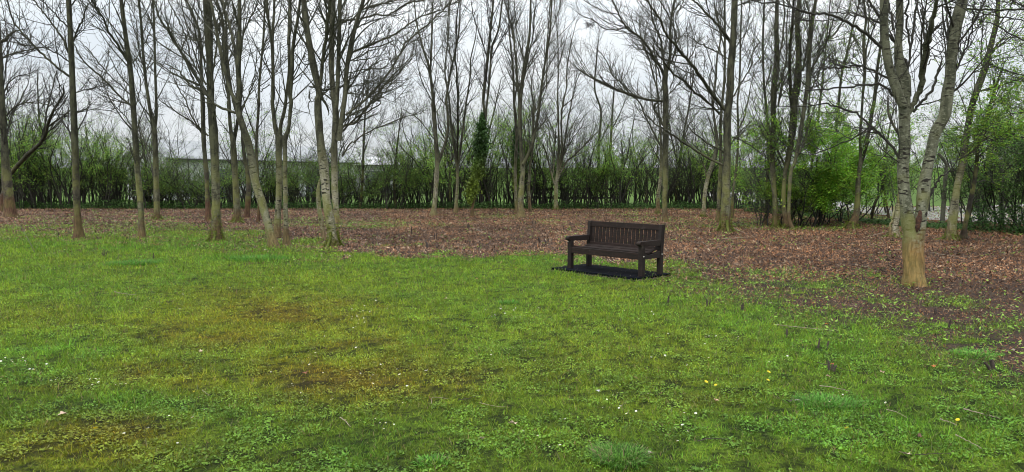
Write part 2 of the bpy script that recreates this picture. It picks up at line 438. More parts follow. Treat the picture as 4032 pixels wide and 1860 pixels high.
T_('moss-ringed tree', 'grey trunk with a ring of moss at its foot, right of the thick mossy trunk',
   ['M 665 945 32 655 750 27 640 500 25 630 330 24 612 230 15 600 100 14 590 0 12 ; G 222 480 13 212 360 13 200 220 12 192 100 11 165 0 10', 'M 632 330 16 650 240 14 664 150 13 668 60 10'],
   ['G 215 420 6 190 300 5 170 150 4 150 60 3', 'G 205 300 5 230 220 4 250 100 4 262 0 3'],
   'grey', .9, 1.0, 7, moss=1.0, low=3.0)
T_('dark slim trunk', 'dark slim brown trunk standing just left of the leaning pale trunk, closer to the hedge',
   ['M 735 910 24 745 780 22 750 650 20 740 540 18 720 440 16 705 320 14 695 200 12 ; A 2370 1040 11 2330 800 10 2300 500 9 2290 200 8 2240 0 7'],
   ['G 268 500 4 250 420 4 230 330 3'],
   'brown', .8, 1.0, 8, low=3.2)
T_('leaning pale trunk', 'pale knotty trunk leaning steeply left from its foot on the lawn edge',
   ['M 950 1140 38 900 950 34 850 780 34 800 620 34 775 450 32 740 300 30 690 150 28 670 50 26 ; G 262 380 23 258 300 21 262 150 18 262 0 15', 'G 255 440 16 225 390 15 205 320 14 178 200 13 155 80 12 140 0 10'],
   ['A 2400 1150 10 2280 1110 10 2170 1050 9 2050 920 9 1930 870 8 1880 800 7 1760 690 5 1590 640 3', 'G 256 330 13 240 200 12 212 80 11 188 0 9', 'G 270 480 6 300 400 5 330 300 4 350 200 3', 'G 262 230 7 285 130 6 330 40 5 345 0 4', 'G 200 300 6 190 180 5 205 60 4'],
   'pale', .95, 1.1, 9, low=3.0)
T_('thin sapling', 'thin sapling with two wispy stems, between the leaning trunk and the paired pale trunks',
   ['M 825 940 12 830 820 10 828 700 9 822 550 9 810 400 10 815 250 10 825 100 10 830 0 9 ; G 345 380 9 356 250 8 365 150 8 370 0 6'],
   ['G 333 590 6 312 530 5 292 470 4 275 400 4 262 330 3', 'G 340 470 3 357 440 3 358 550 2', 'G 365 150 4 385 80 3 392 0 3'],
   'brown', .8, 1.0, 10, low=3.2)
T_('left paired trunk', 'pale trunk forking into a tall V, left of the pair standing together',
   ['M 970 1060 28 980 850 26 990 600 27 985 400 28 990 280 32 962 220 19 945 100 17 935 0 16 ; G 405 400 15 402 200 13 385 80 11 378 0 10', 'M 992 290 18 1002 180 15 1028 80 14 1040 0 13 ; G 462 400 13 474 300 13 473 150 13 477 0 11'],
   ['G 402 190 11 406 90 10 408 0 9', 'G 400 330 4 425 240 4 440 150 3', 'G 380 70 5 360 20 4', 'B 160 860 4 60 940 4 0 1010 3', 'B 240 280 5 330 160 4 400 0 4'],
   'pale', .7, 1.0, 11, low=3.2)
T_('right paired trunk', 'pale trunk with a blackish foot, right of the pair standing together',
   ['M 1048 1120 27 1042 1000 22 1040 900 20 1035 600 18 1035 400 17 1035 290 19 1062 210 15 1075 80 16 1082 0 16 ; G 478 400 17 485 300 18 490 200 14 510 80 12 520 0 10'],
   ['G 486 330 5 520 270 4 560 200 3', 'G 470 190 12 476 90 11 478 0 10', 'B 420 540 5 500 640 4 570 740 3', 'B 390 860 4 480 780 3 540 700 3'],
   'pale', .7, 1.0, 12, low=3.2)
T_('multi-stemmed tree', 'big pale multi-stemmed tree with mossy foot and limbs sweeping far to the right',
   ['M 1410 1130 42 1398 1000 37 1380 900 36 1358 780 36 1345 600 38 1335 500 40 1320 400 36 1300 200 32 1290 0 30 ; G 603 400 30 575 270 28 545 100 24 535 0 22',
    'M 1442 945 22 1428 800 26 1420 600 28 1420 300 26 1430 100 27 ; G 655 330 22 655 150 22 660 0 20', 'M 1340 1080 13 1322 960 18 1300 830 20 1292 700 16 1306 600 12',
    'G 668 520 18 678 400 18 685 200 17 690 0 16', 'G 685 600 24 695 520 20 712 400 20 718 300 19 738 180 18 765 80 16 790 0 14'],
   ['G 604 370 15 625 200 15 640 80 14 650 0 13', 'B 930 1170 9 1130 1010 9 1280 850 9 1400 690 8 1470 570 8 1560 420 7 1800 220 6 1960 60 5 2010 0 4', 'B 950 1185 7 1180 1060 6 1330 930 6 1430 790 5 1560 640 4 1700 500 3',
    'B 1000 530 9 1250 430 8 1400 360 7 1550 260 6 1700 170 5 1900 100 3', 'B 780 270 9 950 210 8 1130 180 7 1230 150 7 1370 150 6 1550 40 6 1720 5 4', 'B 960 250 7 1100 100 6 1300 40 5 1450 0 4',
    'M 1480 430 7 1540 330 6 ; I 0 600 6 60 560 5 200 500 4 300 480 3', 'M 1385 400 12 1440 270 11 1500 190 9 ; I 0 520 8 60 440 7 150 330 6 250 230 4', 'G 700 560 8 760 500 7 864 440 5 ; I 60 410 4 160 360 3',
    'B 930 830 5 1100 740 4 1250 640 4 1400 580 3', 'B 930 900 5 1080 850 4 1300 840 3 1480 800 2', 'B 940 640 5 1100 560 5 1250 480 4 1400 420 3', 'B 1440 600 5 1430 490 5 1370 420 4 1360 330 3',
    'B 1000 620 5 1150 600 4 1350 540 3', 'B 960 740 4 1150 700 4 1400 690 3', 'B 1080 100 5 1250 60 5 1380 20 4', 'B 1020 300 6 1150 230 5 1300 190 4 1450 130 3', 'B 940 950 4 1100 960 4 1300 1000 3 1480 1060 2',
    'B 540 80 5 600 200 4 680 330 4 720 420 3', 'B 680 960 8 740 1090 8 760 1180 7', 'B 560 880 6 620 890 7 720 910 7 850 890 6 920 885 5', 'B 570 900 4 560 1000 4 555 1100 3 560 1180 3'],
   'birch', 1.1, 1.15, 13, moss=2.0, low=2.9, shoot=(.6, 1.6))
T_('cream-footed tree', 'cream-barked tree forking at hedge height, leftmost of the group before the ivy tree',
   ['N 210 890 28 217 830 20 225 750 19 235 600 20 240 480 19 230 300 18 215 100 18 205 0 15 ; I 335 470 14 315 300 11 285 200 8 260 100 6 250 0 4', 'N 242 490 16 270 420 14 310 300 12 325 200 11 320 60 10 ; I 385 430 10 400 330 9 415 260 8 440 130 7 445 0 5'],
   ['I 318 320 8 325 150 7 330 0 5', 'N 300 290 6 252 200 5 245 80 5', 'I 340 600 5 310 560 4 260 500 4 190 460 3', 'I 330 440 4 280 340 4 250 200 3', 'I 412 270 4 390 150 4 400 0 3'],
   'birch', 1.25, .95, 14, low=2.4, wide=(.35, .75), upb=.07)
T_('thin pale stem', 'thin pale trunk with a dark streak near the ground, left of the three-wand tree',
   ['N 330 830 15 336 700 13 340 520 11 322 400 8 312 300 7 305 200 5', ],
   ['N 342 520 8 362 440 6 370 330 5 360 200 4'],
   'pale', 1.3, .95, 15, low=2.2, wide=(.35, .75), upb=.07)
T_('three-wand tree', 'pale tree dividing into three slender upright wands, next left of the ivy tree',
   ['N 385 870 18 395 700 13 398 560 12 382 400 11 350 200 9 335 0 8 ; I 380 300 6 395 150 5 400 0 4', 'N 398 540 8 415 430 8 430 300 9 455 100 8 468 0 7 ; I 487 330 6 490 250 5 510 160 4 520 60 3'],
   ['N 396 520 8 400 300 8 405 100 8 ; I 432 330 7 425 250 6 430 100 5 440 0 4', 'I 420 300 4 400 220 3 385 120 3', 'I 480 400 4 500 350 3 520 330 3'],
   'pale', 1.2, .95, 16, low=2.2, wide=(.35, .75), upb=.07)
T_('ivy tree', 'tall tree with a dark column of ivy hiding its lower trunk',
   ['N 510 900 18 514 840 15 530 720 11 570 580 12 600 450 13 612 250 13 610 100 12 600 0 11 ; B 2330 950 13 2350 780 12 2370 600 12 2400 300 10 2430 0 8', 'N 608 300 9 618 150 8 625 50 8 ; B 2385 850 8 2400 650 8 2412 480 8 2480 300 7 2520 0 6'],
   ['B 2370 600 5 2290 350 4 2230 180 4 2200 0 3', 'B 2330 940 4 2290 860 3 2280 800 3', 'B 2410 600 5 2480 450 5 2560 300 4 ; C 60 150 3', 'B 2410 430 4 2380 200 4 2360 0 3'],
   'brown', 1.2, .95, 17, low=4.4, ivy=('N 500 790 22 505 720 42 520 650 50 545 580 48 560 500 60 575 420 56 585 330 62 592 240 50 592 160 30 592 100 12', 62), wide=(.35, .75), upb=.07)
T_('stout-footed tree', 'pale tree with a stout brown foot, forking right in a smooth curve, mid-photo',
   ['N 892 905 32 892 840 26 893 750 25 903 600 22 908 540 20 ; I 702 600 17 700 560 17 700 430 18 722 260 14 740 150 10 745 0 8', 'I 712 700 15 750 620 14 775 500 12 790 380 11 802 290 9 825 150 8 835 0 6'],
   ['I 697 440 9 685 300 8 670 150 6 640 30 4', 'I 752 600 6 758 470 6 750 380 5 760 250 4', 'C 160 800 8 200 600 6 250 380 5 270 150 5 290 0 4', 'C 350 800 5 430 640 4 520 500 4 600 380 3', 'C 180 650 5 130 500 5 90 350 4 70 100 3', 'C 330 950 5 420 820 4 480 700 3', 'I 770 560 5 820 500 4 864 470 3'],
   'pale', 1.15, .95, 18, low=2.4, wide=(.35, .75), upb=.07)
T_('ivy-clad slim trunk', 'slim trunk wearing yellow-green ivy, touching the left side of the stout-footed forked tree',
   ['N 862 870 14 852 700 14 850 500 14 860 300 13 850 100 13 840 0 10 ; I 670 300 8 655 150 6 650 0 5'],
   ['C 60 1100 7 90 800 6 70 500 5 50 250 4 10 60 3'],
   'pale', 1.2, .95, 19, low=3.2, ivy=('N 855 760 10 848 640 18 852 560 30 850 460 28 858 360 26 852 260 20 855 180 8', 90), wide=(.35, .75), upb=.07)
T_('thin crooked stem', 'thin crooked pale stem just right of the stout-footed forked tree, near the hedge',
   ['N 965 860 14 958 740 12 955 650 12 965 500 10 983 400 8 990 250 8 985 50 7 ; C 300 1100 6 350 800 6 400 400 5 430 0 4'],
   ['N 962 560 4 930 500 3 915 440 3', 'C 400 420 4 470 250 3 520 100 3'],
   'pale', 1.2, .95, 20, low=2.4, wide=(.35, .75), upb=.07)
T_('fan-branched tree', 'short cream trunk fanning into many straight upward branches, left of the bench against the hedge',
   ['N 1165 845 20 1166 760 18 1168 640 17 1178 560 12 1185 450 10 1188 300 9 1185 150 8 1180 0 8 ; C 505 950 6 510 700 5 505 400 4 480 150 3 470 0 3'],
   ['N 1160 660 8 1130 560 7 1110 480 6 1078 370 5 1060 300 4', 'N 1185 560 9 1205 450 8 1215 330 8 1205 170 7 1225 0 7 ; C 590 900 5 600 700 5 640 450 4 700 200 3', 'N 1178 620 9 1200 560 8 1250 470 7 1330 400 6 1420 310 5 1500 220 3',
    'N 1195 540 8 1225 400 7 1250 200 6 1290 0 5 ; C 700 820 4 780 650 3', 'N 1140 580 5 1150 480 5 1120 300 4 1100 120 3', 'N 1240 300 5 1300 180 4 1380 60 3', 'N 1220 430 5 1290 300 4 1370 200 3', 'C 510 700 4 560 500 4 620 300 3', 'C 390 900 5 400 600 4 430 300 4 440 50 3'],
   'birch', 1.2, .95, 21, moss=.7, low=2.2, wide=(.35, .75), upb=.07)
T_('straight grey trunk', 'straight grey trunk directly behind the right end of the bench, long limb reaching left',
   ['O 235 935 23 232 800 21 238 600 24 238 400 25 240 200 24 240 0 24 ; C 1602 1000 24 1592 850 24 1600 740 20 1640 600 13 1650 420 12 1650 250 10 1690 0 8'],
   ['C 1590 790 13 1550 690 12 1480 590 11 1380 420 10 1200 280 8 1130 150 7 1050 0 5', 'C 1600 740 10 1570 560 9 1550 400 8 1480 250 7 1450 100 6 1420 0 5', 'C 1580 1030 11 1400 1010 10 1230 960 10 1080 900 9 920 820 7 800 760 6 700 690 4 660 620 3',
    'O 218 380 8 150 250 7 90 130 6 30 0 6 ; C 1250 970 6 1150 850 6 1060 760 5 1000 620 4 900 480 3', 'O 220 190 10 190 120 9 150 50 9 ; C 1530 1000 7 1480 800 6 1430 600 6 1350 400 5 1330 200 4', 'C 1650 650 6 1700 500 6 1690 300 5 1620 150 5 1530 0 4',
    'C 1640 900 5 1680 800 4 1700 600 4 1760 450 3', 'C 1200 280 5 1100 300 5 980 290 4 850 200 4 720 150 3', 'C 1550 800 6 1500 640 6 1400 520 5 1300 500 4', 'C 1130 150 4 980 120 4 860 60 3', 'C 1640 950 5 1750 830 4 1850 700 3', 'C 1150 850 5 1160 760 4 1190 660 3', 'O 245 420 4 330 330 4 400 260 3'],
   'grey', 1.35, 1.1, 22, low=2.3, shoot=(.6, 1.7))
T_('knobbly short trunk', 'knobbly pale trunk close behind and left of the straight grey trunk at the bench',
   ['O 178 880 18 180 800 16 178 740 17 195 640 14 203 520 13 205 400 11 200 250 9 190 100 7 180 0 6 ; C 1500 700 5 1470 400 4'],
   ['O 200 480 5 150 380 4 100 300 4'],
   'pale', 1.0, 1.0, 23, moss=.6, low=2.5)
T_('bent cream trunk', 'slim cream trunk bending right at head height, left of the broad lichen-flecked trunk',
   ['O 530 905 18 537 820 16 545 720 16 570 590 17 600 500 18 630 400 17 641 300 14 625 180 10 610 60 9 ; C 2075 1040 9 2110 800 8 2120 600 7 2160 350 6 2110 150 5 2090 0 4'],
   ['O 562 600 7 545 520 6 525 470 5 510 420 4', 'C 2110 800 4 2050 600 4 2000 450 3', 'O 635 350 4 600 200 4 560 100 3'],
   'birch', 1.1, 1.0, 24, moss=.5, low=2.6)
T_('slim straight companion', 'slim straight trunk tucked just left of the broad lichen-flecked trunk',
   ['O 648 935 19 652 850 17 655 750 17 665 550 15 670 350 14 668 150 12 ; C 2195 800 10 2200 400 9 2198 0 8'],
   ['C 2195 500 4 2150 300 4 2120 100 3'],
   'grey', .9, 1.0, 25, low=3.4)
T_('broad flecked trunk', 'broad lichen-flecked trunk with lime-green moss at its foot and limbs sweeping up left',
   ['O 708 1015 44 708 950 41 708 850 40 712 600 35 718 400 32 720 200 32 722 100 34 735 0 29 ; C 2255 900 29 2260 700 30 2278 500 28 2290 300 26 2300 0 25'],
   ['C 2215 1130 17 2090 980 15 1950 780 14 1830 620 13 1700 470 12 1600 340 10 1540 200 9 1450 60 7 1400 0 6', 'C 2150 1160 9 2040 1050 9 1900 940 8 1800 830 8 1680 750 7 1560 600 6 1430 420 4', 'C 2260 440 11 2180 320 10 2080 200 9 1980 100 8 1880 0 6',
    'C 2235 600 5 2100 520 5 1950 450 4 1850 380 4 1740 350 3', 'O 685 495 9 560 435 9 450 370 8 350 300 8 250 230 7 130 150 5 0 30 4', 'O 705 420 8 690 390 7 560 320 6 450 230 5 330 110 4', 'C 2290 980 6 2350 870 6 2440 730 5 2480 610 5 2440 500 4',
    'C 2430 700 4 2500 500 4 2570 400 3', 'C 1700 470 6 1740 350 5 1700 200 4 1760 60 4', 'C 1830 620 5 1900 480 4 1960 330 3', 'C 2320 60 6 2440 20 5 2570 5 4', 'C 2300 500 5 2400 350 4 2490 180 3', 'O 760 280 5 850 310 5 950 380 4 1010 440 3', 'C 2340 1110 4 2000 1110 4 1700 1110 3'],
   'grey', 1.15, 1.1, 26, moss=2.0, low=2.2)
T_('hidden slim trunk', 'slim grey trunk half hidden just right of the broad lichen-flecked trunk',
   ['O 762 910 14 760 820 12 764 720 11 785 560 10 800 400 10 805 200 9 800 0 8 ; C 2350 800 8 2362 300 7 2370 100 5 2372 0 5'],
   ['C 2360 500 4 2420 300 3 2450 100 3', 'O 800 230 6 850 130 6 880 0 5 ; C 2500 700 4'],
   'grey', .9, 1.0, 27, low=3.0)
T_('thicket left trunk', 'grey-green trunk rising out of lime-green leaves at the left of the thicket',
   ['O 1100 985 27 1097 850 23 1078 600 22 1070 400 22 1078 200 22 1080 0 24 ; D 120 850 25 148 600 23 142 300 18 150 0 15', 'O 1022 960 15 1030 700 14 1040 450 14 1035 250 12 1020 0 10 ; D 20 800 9 10 400 8 25 0 6'],
   ['D 150 650 8 200 400 7 220 150 6 210 0 5', 'D 160 1040 8 200 800 8 245 560 7 240 300 5 260 100 4', 'D 30 880 5 90 650 4 100 400 4', 'O 1060 350 5 1000 260 4 960 150 3', 'O 1075 500 6 1140 400 5 1180 250 4'],
   'grey', 1.5, 1.05, 28, moss=1.3, low=1.8, leafy=3000)
T_('dark-footed trunk', 'dark twisted foot carrying several tall grey stems, middle of the thicket right of the bench',
   ['O 1190 990 26 1178 920 24 1163 850 20 1160 700 18 1172 560 18 1200 420 24 1225 250 30 1240 100 30 1245 0 28 ; D 350 800 30 362 500 24 345 200 20 370 0 17', 'O 1230 1000 12 1200 900 14 1205 700 14 1218 540 14 1260 420 14 ; D 445 850 16 465 500 18 488 250 16 530 0 12'],
   ['D 300 1100 14 280 900 14 275 500 13 300 200 11 315 0 9', 'D 440 800 8 530 600 8 620 430 7 740 300 6 850 100 5 880 0 4', 'D 470 700 7 560 560 6 650 380 5 700 200 4 760 60 3', 'D 400 700 8 440 480 7 470 200 6 430 0 5', 'D 420 950 8 520 820 7 600 620 6 720 480 4',
    'D 520 560 5 640 370 4 770 200 3', 'O 1280 400 7 1330 300 6 1350 180 6 ; D 480 750 5 560 620 4', 'D 430 880 5 600 820 4 760 700 3', 'O 1180 520 8 1110 380 7 1060 280 6 1030 130 5'],
   'grey', 1.3, 1.05, 29, moss=1.2, low=1.5, leafy=4500)
T_('slim trunk inside the leaves', 'slim leaning trunk with a dark foot showing below the bright green leaves of the thicket',
   ['O 1455 920 16 1452 840 14 1440 720 12 1480 560 12 1525 430 14 1560 300 13 ; D 780 760 10 830 550 9 870 370 8 900 230 7 945 80 6 960 0 5'],
   ['D 840 520 4 900 400 3 960 330 3', 'D 780 800 5 700 600 4 680 400 3'],
   'grey', 1.3, 1.0, 30, low=1.8, leafy=4500)
T_('curved stump-footed trunk', 'curved trunk with a swollen dark mossy foot, right of the bright green thicket',
   ['P 38 735 38 52 690 34 74 620 25 82 500 23 87 380 20 98 290 16 104 200 13 100 60 11 ; D 985 1050 10 990 950 9 1012 700 13 1000 400 12 1022 200 9 1000 0 7', 'P 95 300 12 128 200 13 150 100 13 ; D 1080 1120 14 1110 950 13 1132 700 11 1160 500 10 1190 200 8 1200 0 6'],
   ['D 1010 650 7 1040 400 6 1050 150 5 1040 0 4', 'D 1130 880 6 1170 740 5 1220 650 4', 'D 1000 760 4 920 650 3 850 600 3'],
   'grey', 1.2, 1.0, 31, moss=1.2, low=2.0, leafy=2500)
T_('thin dark leaner', 'thin dark stem leaning right, between the curved stump-footed trunk and the big silver trunk',
   ['P 180 690 9 190 620 9 210 550 9 250 460 8 300 350 7 350 240 5'], ['P 230 500 5 235 400 4 270 280 3', 'P 260 440 4 265 250 3 268 140 3'], 'dark', 1.2, 1.0, 32, low=1.0, leafy=500, name='sapling', shoot=(.4, 1.0))
T_('stocky pale trunk behind', 'stocky pale-green trunk half hidden behind the left of the big silver trunk',
   ['P 345 795 40 352 720 27 370 620 22 385 500 20 392 400 17 400 250 14 398 100 11 ; D 1250 1140 10 1240 900 8'],
   ['P 312 770 10 325 680 9 345 600 8 372 520 7'], 'birch', .8, 1.0, 33, low=2.5, moss=.5)
T_('big silver trunk', 'big silver-barked tree at the right, nearest of all, forking above a smooth brown foot',
   ['P 490 1140 92 487 1050 86 485 950 84 482 830 82 478 760 78 450 690 60 430 560 51 412 400 47 408 300 46 420 150 44 418 20 46 ; D 1400 1060 48 1400 920 48 1394 780 48 1352 600 38 1340 450 32 1355 250 30 1355 0 26',
    'P 500 800 60 520 740 58 543 600 47 553 500 50 565 400 47 577 320 44 605 200 44 640 50 44 ; D 1792 1140 44 1822 950 46 1850 750 44 1872 500 44 1905 250 46 1958 60 46 1972 0 42',
    'D 1385 1040 36 1330 900 40 1262 700 36 1222 500 34 1202 300 34 1200 0 34'],
   ['D 1455 950 14 1442 750 12 1390 570 12 1300 420 12 1210 280 12 1130 130 11 1050 0 9', 'D 1440 1120 20 1480 1040 22 1560 850 24 1600 600 28 1630 400 26 1680 200 20 1720 0 15', 'D 1490 1100 11 1560 1020 11 1680 870 11 1730 700 9 1790 560 7',
    'D 1430 700 9 1465 480 9 1500 150 9 1530 0 8', 'D 1460 470 8 1430 300 8 1432 100 8 1440 0 6', 'D 1410 1085 12 1300 950 11 1200 850 10 1000 830 9 700 870 7 450 890 5 330 880 3',
    'D 1240 770 9 1100 700 9 1000 650 8 900 650 7 780 665 7 600 660 5 430 640 4', 'D 1180 470 15 1080 380 14 950 280 13 800 200 12 650 140 11 480 130 10 300 70 8 0 20 6', 'D 1180 240 7 1000 170 6 800 130 5 600 120 4',
    'X 3560 664 13 3534 609 12 3491 555 11 3441 505 10 3388 457 9 3296 419 8 3220 413 6 3000 425 4', 'X 3441 507 6 3387 533 6 3332 557 5 3230 600 4 3120 620 3', 'P 590 540 10 620 460 9 650 400 8 670 360 7 740 330 6 800 290 4',
    'D 1560 90 7 1580 180 7 1630 310 7', 'D 1640 330 9 1760 230 7 1830 160 5', 'D 1830 380 8 1820 200 8 1820 0 6', 'D 1920 680 8 1990 500 7 2060 300 6 2080 60 5 2090 0 4', 'D 1290 300 9 1270 150 9 1230 0 8', 'D 1000 650 4 860 620 4 760 600 3 620 600 3',
    'D 1150 420 6 1250 395 5', 'D 1630 640 5 1700 560 4 1800 480 3', 'D 780 200 5 650 200 4 400 200 4 150 250 3'],
   'silver', .75, 1.15, 34, low=2.4, shoot=(.6, 1.6), top=4.0)
T_('tan trunk leaning right', 'tan-grey trunk leaning right with a mossy foot, right of the big silver trunk',
   ['P 750 815 42 757 740 38 775 600 33 790 480 28 815 350 28 845 220 28 860 100 26 ; D 2062 1050 25 2110 900 28 2190 680 26 2258 420 22 2310 200 18 2322 0 15'],
   ['P 825 250 11 900 180 10 1000 90 9 1100 20 7 1180 -40 5', 'D 2180 640 9 2290 480 9 2350 400 7 2576 350 4', 'D 2100 910 7 2250 860 6 2420 820 5 2576 790 3', 'D 2160 650 6 2160 400 5 2170 200 4', 'P 820 350 5 760 300 4 700 280 3', 'D 2290 300 6 2400 150 5 2480 0 4'],
   'pale', 1.2, 1.05, 35, moss=.8, low=1.9, leafy=5500)
T_('forked dark-footed trunk', 'dark-footed trunk splitting low into two stems, immediately right of the tan leaning trunk',
   ['P 845 810 26 850 740 20 862 680 18 890 550 18 920 400 18 940 250 16 952 120 12 ; D 2250 1000 11 2320 800 10 2390 600 8', 'P 870 690 12 900 590 11 960 450 11 982 330 12 1020 220 11 1060 120 9 1090 -60 6'],
   ['P 905 600 5 980 540 4 1050 500 3', 'P 985 330 5 1080 310 4 1180 320 3', 'P 930 350 5 870 270 4 820 240 3', 'P 1020 220 5 1110 180 4 1200 120 4', 'P 920 400 4 1000 390 4 1100 420 3'],
   'dark', 1.6, 1.05, 36, low=1.0, leafy=6000)
T_('right-edge overhanging tree', 'tree beyond the right edge whose long bare limbs cross the top right corner',
   ['X 4330 1010 60 4320 800 52 4310 500 46 4300 200 40 4290 0 34'],
   ['X 4295 60 12 4130 20 9 4032 36 8 3942 38 7 3841 38 7 3760 32 6 3706 24 5 3660 50 3', 'X 4300 200 8 4100 110 6 4032 84 5 3920 64 5 3820 48 3', 'X 4300 300 9 4120 200 7 4000 145 6 3920 100 5 3800 60 3', 'X 4300 420 9 4130 340 7 4032 300 6 3900 250 4 3820 150 3', 'X 4300 560 9 4150 470 7 4032 440 6 3930 470 4',
    'X 4300 640 8 4150 560 7 4000 540 5 3900 560 3'],
   'brown', 1.2, 1.05, 37, low=1.5, leafy=8000)

# ---- thin background trees standing in the hedge line ----
for (sp, lim, lab, sd) in [
 (['N 1480 795 14 1486 650 13 1500 500 12 1500 350 10 1512 200 9 1515 60 8 ; C 880 900 7 900 600 6 930 300 4'], ['N 1500 470 5 1460 380 4 1440 260 3', 'N 1505 330 5 1560 220 4 1600 120 3'], 'dark thin trunk in the hedge line, first to the left of the bench back', 71),
 (['N 1556 790 15 1560 640 14 1572 500 12 1590 380 11 ; J 335 500 8 342 400 6 350 300 5'], ['J 330 560 5 370 480 4 400 400 3'], 'dark thin trunk in the hedge line directly above the bench back', 72),
 (['J 478 865 13 482 780 12 488 725 10 520 690 8 530 610 6 540 520 5'], ['J 486 740 6 460 690 5 440 620 3'], 'dark crooked stem in the hedge, left of the straight grey trunk', 73),
 (['E 172 880 14 173 760 13 180 620 12 165 480 8 158 300 7'], ['E 182 640 6 210 560 5 230 520 4', 'E 176 700 5 120 600 4 90 520 3'], 'thin dark stem in the hedge between the two leftmost trunks', 74),
 (['E 640 885 11 630 780 9 610 640 7 590 540 5'], ['E 620 700 4 650 600 3'], 'thin dark stem in the hedge left of the small twin-stem tree', 75),
 (['I 570 880 12 545 760 11 560 600 8 590 470 6 620 330 4'], ['I 560 640 5 610 560 4 650 480 3'], 'thin stem in the hedge just right of the ivy tree', 76),
 (['X 1420 822 11 1428 700 10 1432 560 8 1440 420 6 1450 300 4'], ['X 1432 600 4 1470 500 3'], 'thin dark stem in the hedge right of the multi-stemmed tree', 77),
 (['X 1560 822 10 1552 700 9 1566 560 7 1580 440 5'], ['X 1558 620 4 1520 520 3'], 'second thin dark stem in the hedge right of the multi-stemmed tree', 78),
 (['X 2660 818 13 2668 700 12 2690 540 9 2720 380 7 2740 200 5'], ['X 2672 660 7 2640 520 5 2620 400 3', 'X 2680 600 6 2710 500 4 2760 420 3'], 'dark many-branched stem behind and left of the bent cream trunk', 79),
 (['X 3180 850 12 3190 700 11 3215 520 9 3240 300 7 3260 100 5 3270 0 4'], ['X 3200 600 5 3150 450 4 3130 300 3'], 'slim dark stem inside the bright green bush', 80),
 (['X 3500 862 9 3480 700 8 3500 520 6 3530 380 4'], ['X 3482 700 4 3450 600 3'], 'thin stem behind the big silver trunk, seen against the track', 81)]:
    make_tree('x', lab, sp, lim, 'dark', 1.6, 1.0, sd, low=1.2, leafy=900, name='slender_tree')
TREE_INFO[:] = [q for q in TREE_INFO if q[1] != 'x']
# ---------- hedge shrubs and leafy bushes ----------
def shrub_parts(seed, h, spread, stems, nleaf, tone, lean=.12, leaf=.06, leaf_lo=.2, bushy=1.0, stem_r=.028, root=.28, hump=.44):
    """local-space stems mesh + foliage mesh"""
    rng = np.random.default_rng(seed)
    tb = Tubes(); n = stems
    a = rng.uniform(0, 6.28, n); r = spread*root*np.sqrt(rng.uniform(0, 1, n))
    S = np.stack([np.cos(a)*r, np.sin(a)*r, np.full(n, -.03)], 1)
    D = np.stack([np.cos(a)*lean*rng.uniform(.3, 2, n), np.sin(a)*lean*rng.uniform(.3, 2, n), np.ones(n)], 1)
    P, R = grow(S, D, rng.uniform(.6, 1.05, n)*h, rng.uniform(.6, 1.25, n)*stem_r, 12, .05, .15, rng, .22)
    tb.add(P, R, 6)
    S1, D1, q = spawn(P, R, int(11*bushy), rng, .12, 1, (.35, .9)); P1, R1 = grow(S1, D1, rng.uniform(.4, 1.25, len(S1))*h*.28, np.clip(q*.5, .004, .014), 7, .1, .17, rng, .35); tb.add(P1, R1, 4)
    S2, D2, q = spawn(P1, R1, 5, rng); P2, R2 = grow(S2, D2, rng.uniform(.2, .6, len(S2)), np.clip(q*.6, .003, .006), 4, .06, .18, rng, .5); tb.add(P2, R2, 3)
    S3, D3, q = spawn(P2, R2, 2, rng); P3, R3 = grow(S3, D3, rng.uniform(.08, .25, len(S3)), np.full(len(S3), .003), 3, .04, .2, rng, .6); tb.add(P3, R3, 3)
    st = mesh_np('stems', np.concatenate(tb.V), np.concatenate(tb.Q), mats=[M_TWIG])
    src = np.concatenate([P2.reshape(-1, 3), P3.reshape(-1, 3), P1[:, 3:].reshape(-1, 3)])
    w = sstep(leaf_lo*h*.3, leaf_lo*h+.5, src[:, 2])*(1.15-sstep(.55*h, 1.05*h, src[:, 2])*.95)
    w = w*(fbm(src[:, 0]*1.6+seed, src[:, 2]*1.6, seed, 2) > hump)+.02*w
    w /= w.sum(); idx = rng.choice(len(src), nleaf, p=w); C = src[idx]+rng.normal(0, .06, (nleaf, 3))
    C[:, 2] = np.maximum(C[:, 2], .05)
    V, Q = leaves(C, leaf, rng, .5, .7, .1)
    g = vnoise(C[:, 0]*2+seed, C[:, 2]*2, seed)[:, None]
    c = np.array([tone])*(.55+.9*g)*rng.uniform(.6, 1.4, (nleaf, 1)); c[:, 0] *= rng.uniform(.7, 1.3, nleaf)
    fo = mesh_np('foliage', V, Q, col=np.repeat(c, 4, 0), mats=[M_LEAF])
    return st, fo
def place_shrub(parts, x, y, rz, s, label, group=None, name='hedge_shrub', cat='shrub'):
    e = empty(name, (x, y, 0), label, cat, group, rz); e.scale = s
    link('stems', parts[0], e); link('foliage', parts[1], e)['kind'] = 'stuff'
    return e
V_DENSE = [shrub_parts(11+i, 3.1, 1.5, 12, 4200, (.14, .24, .038), leaf=.062, bushy=.9, leaf_lo=.05, stem_r=.034, root=.5, hump=.36) for i in range(3)]
V_MID = [shrub_parts(21+i, 4.6, 1.5, 10, 5600, (.20, .34, .05), leaf=.062, bushy=.75, leaf_lo=.42, stem_r=.04, root=.55, lean=.09, hump=.38) for i in range(4)]
V_TALL = [shrub_parts(31+i, 6.0, 1.4, 9, 4800, (.20, .34, .05), leaf=.058, bushy=.75, leaf_lo=.38, stem_r=.042, root=.55, lean=.09, hump=.42) for i in range(4)]
V_BARE = [shrub_parts(41+i, 4.8, 1.1, 14, 900, (.18, .3, .05), lean=.3, leaf=.05, bushy=.9, stem_r=.034) for i in range(2)]
info = sorted(TREE_INFO)
slots = []
prev = None
DENSE = [(470, 720), (1120, 1370), (2290, 2420)]
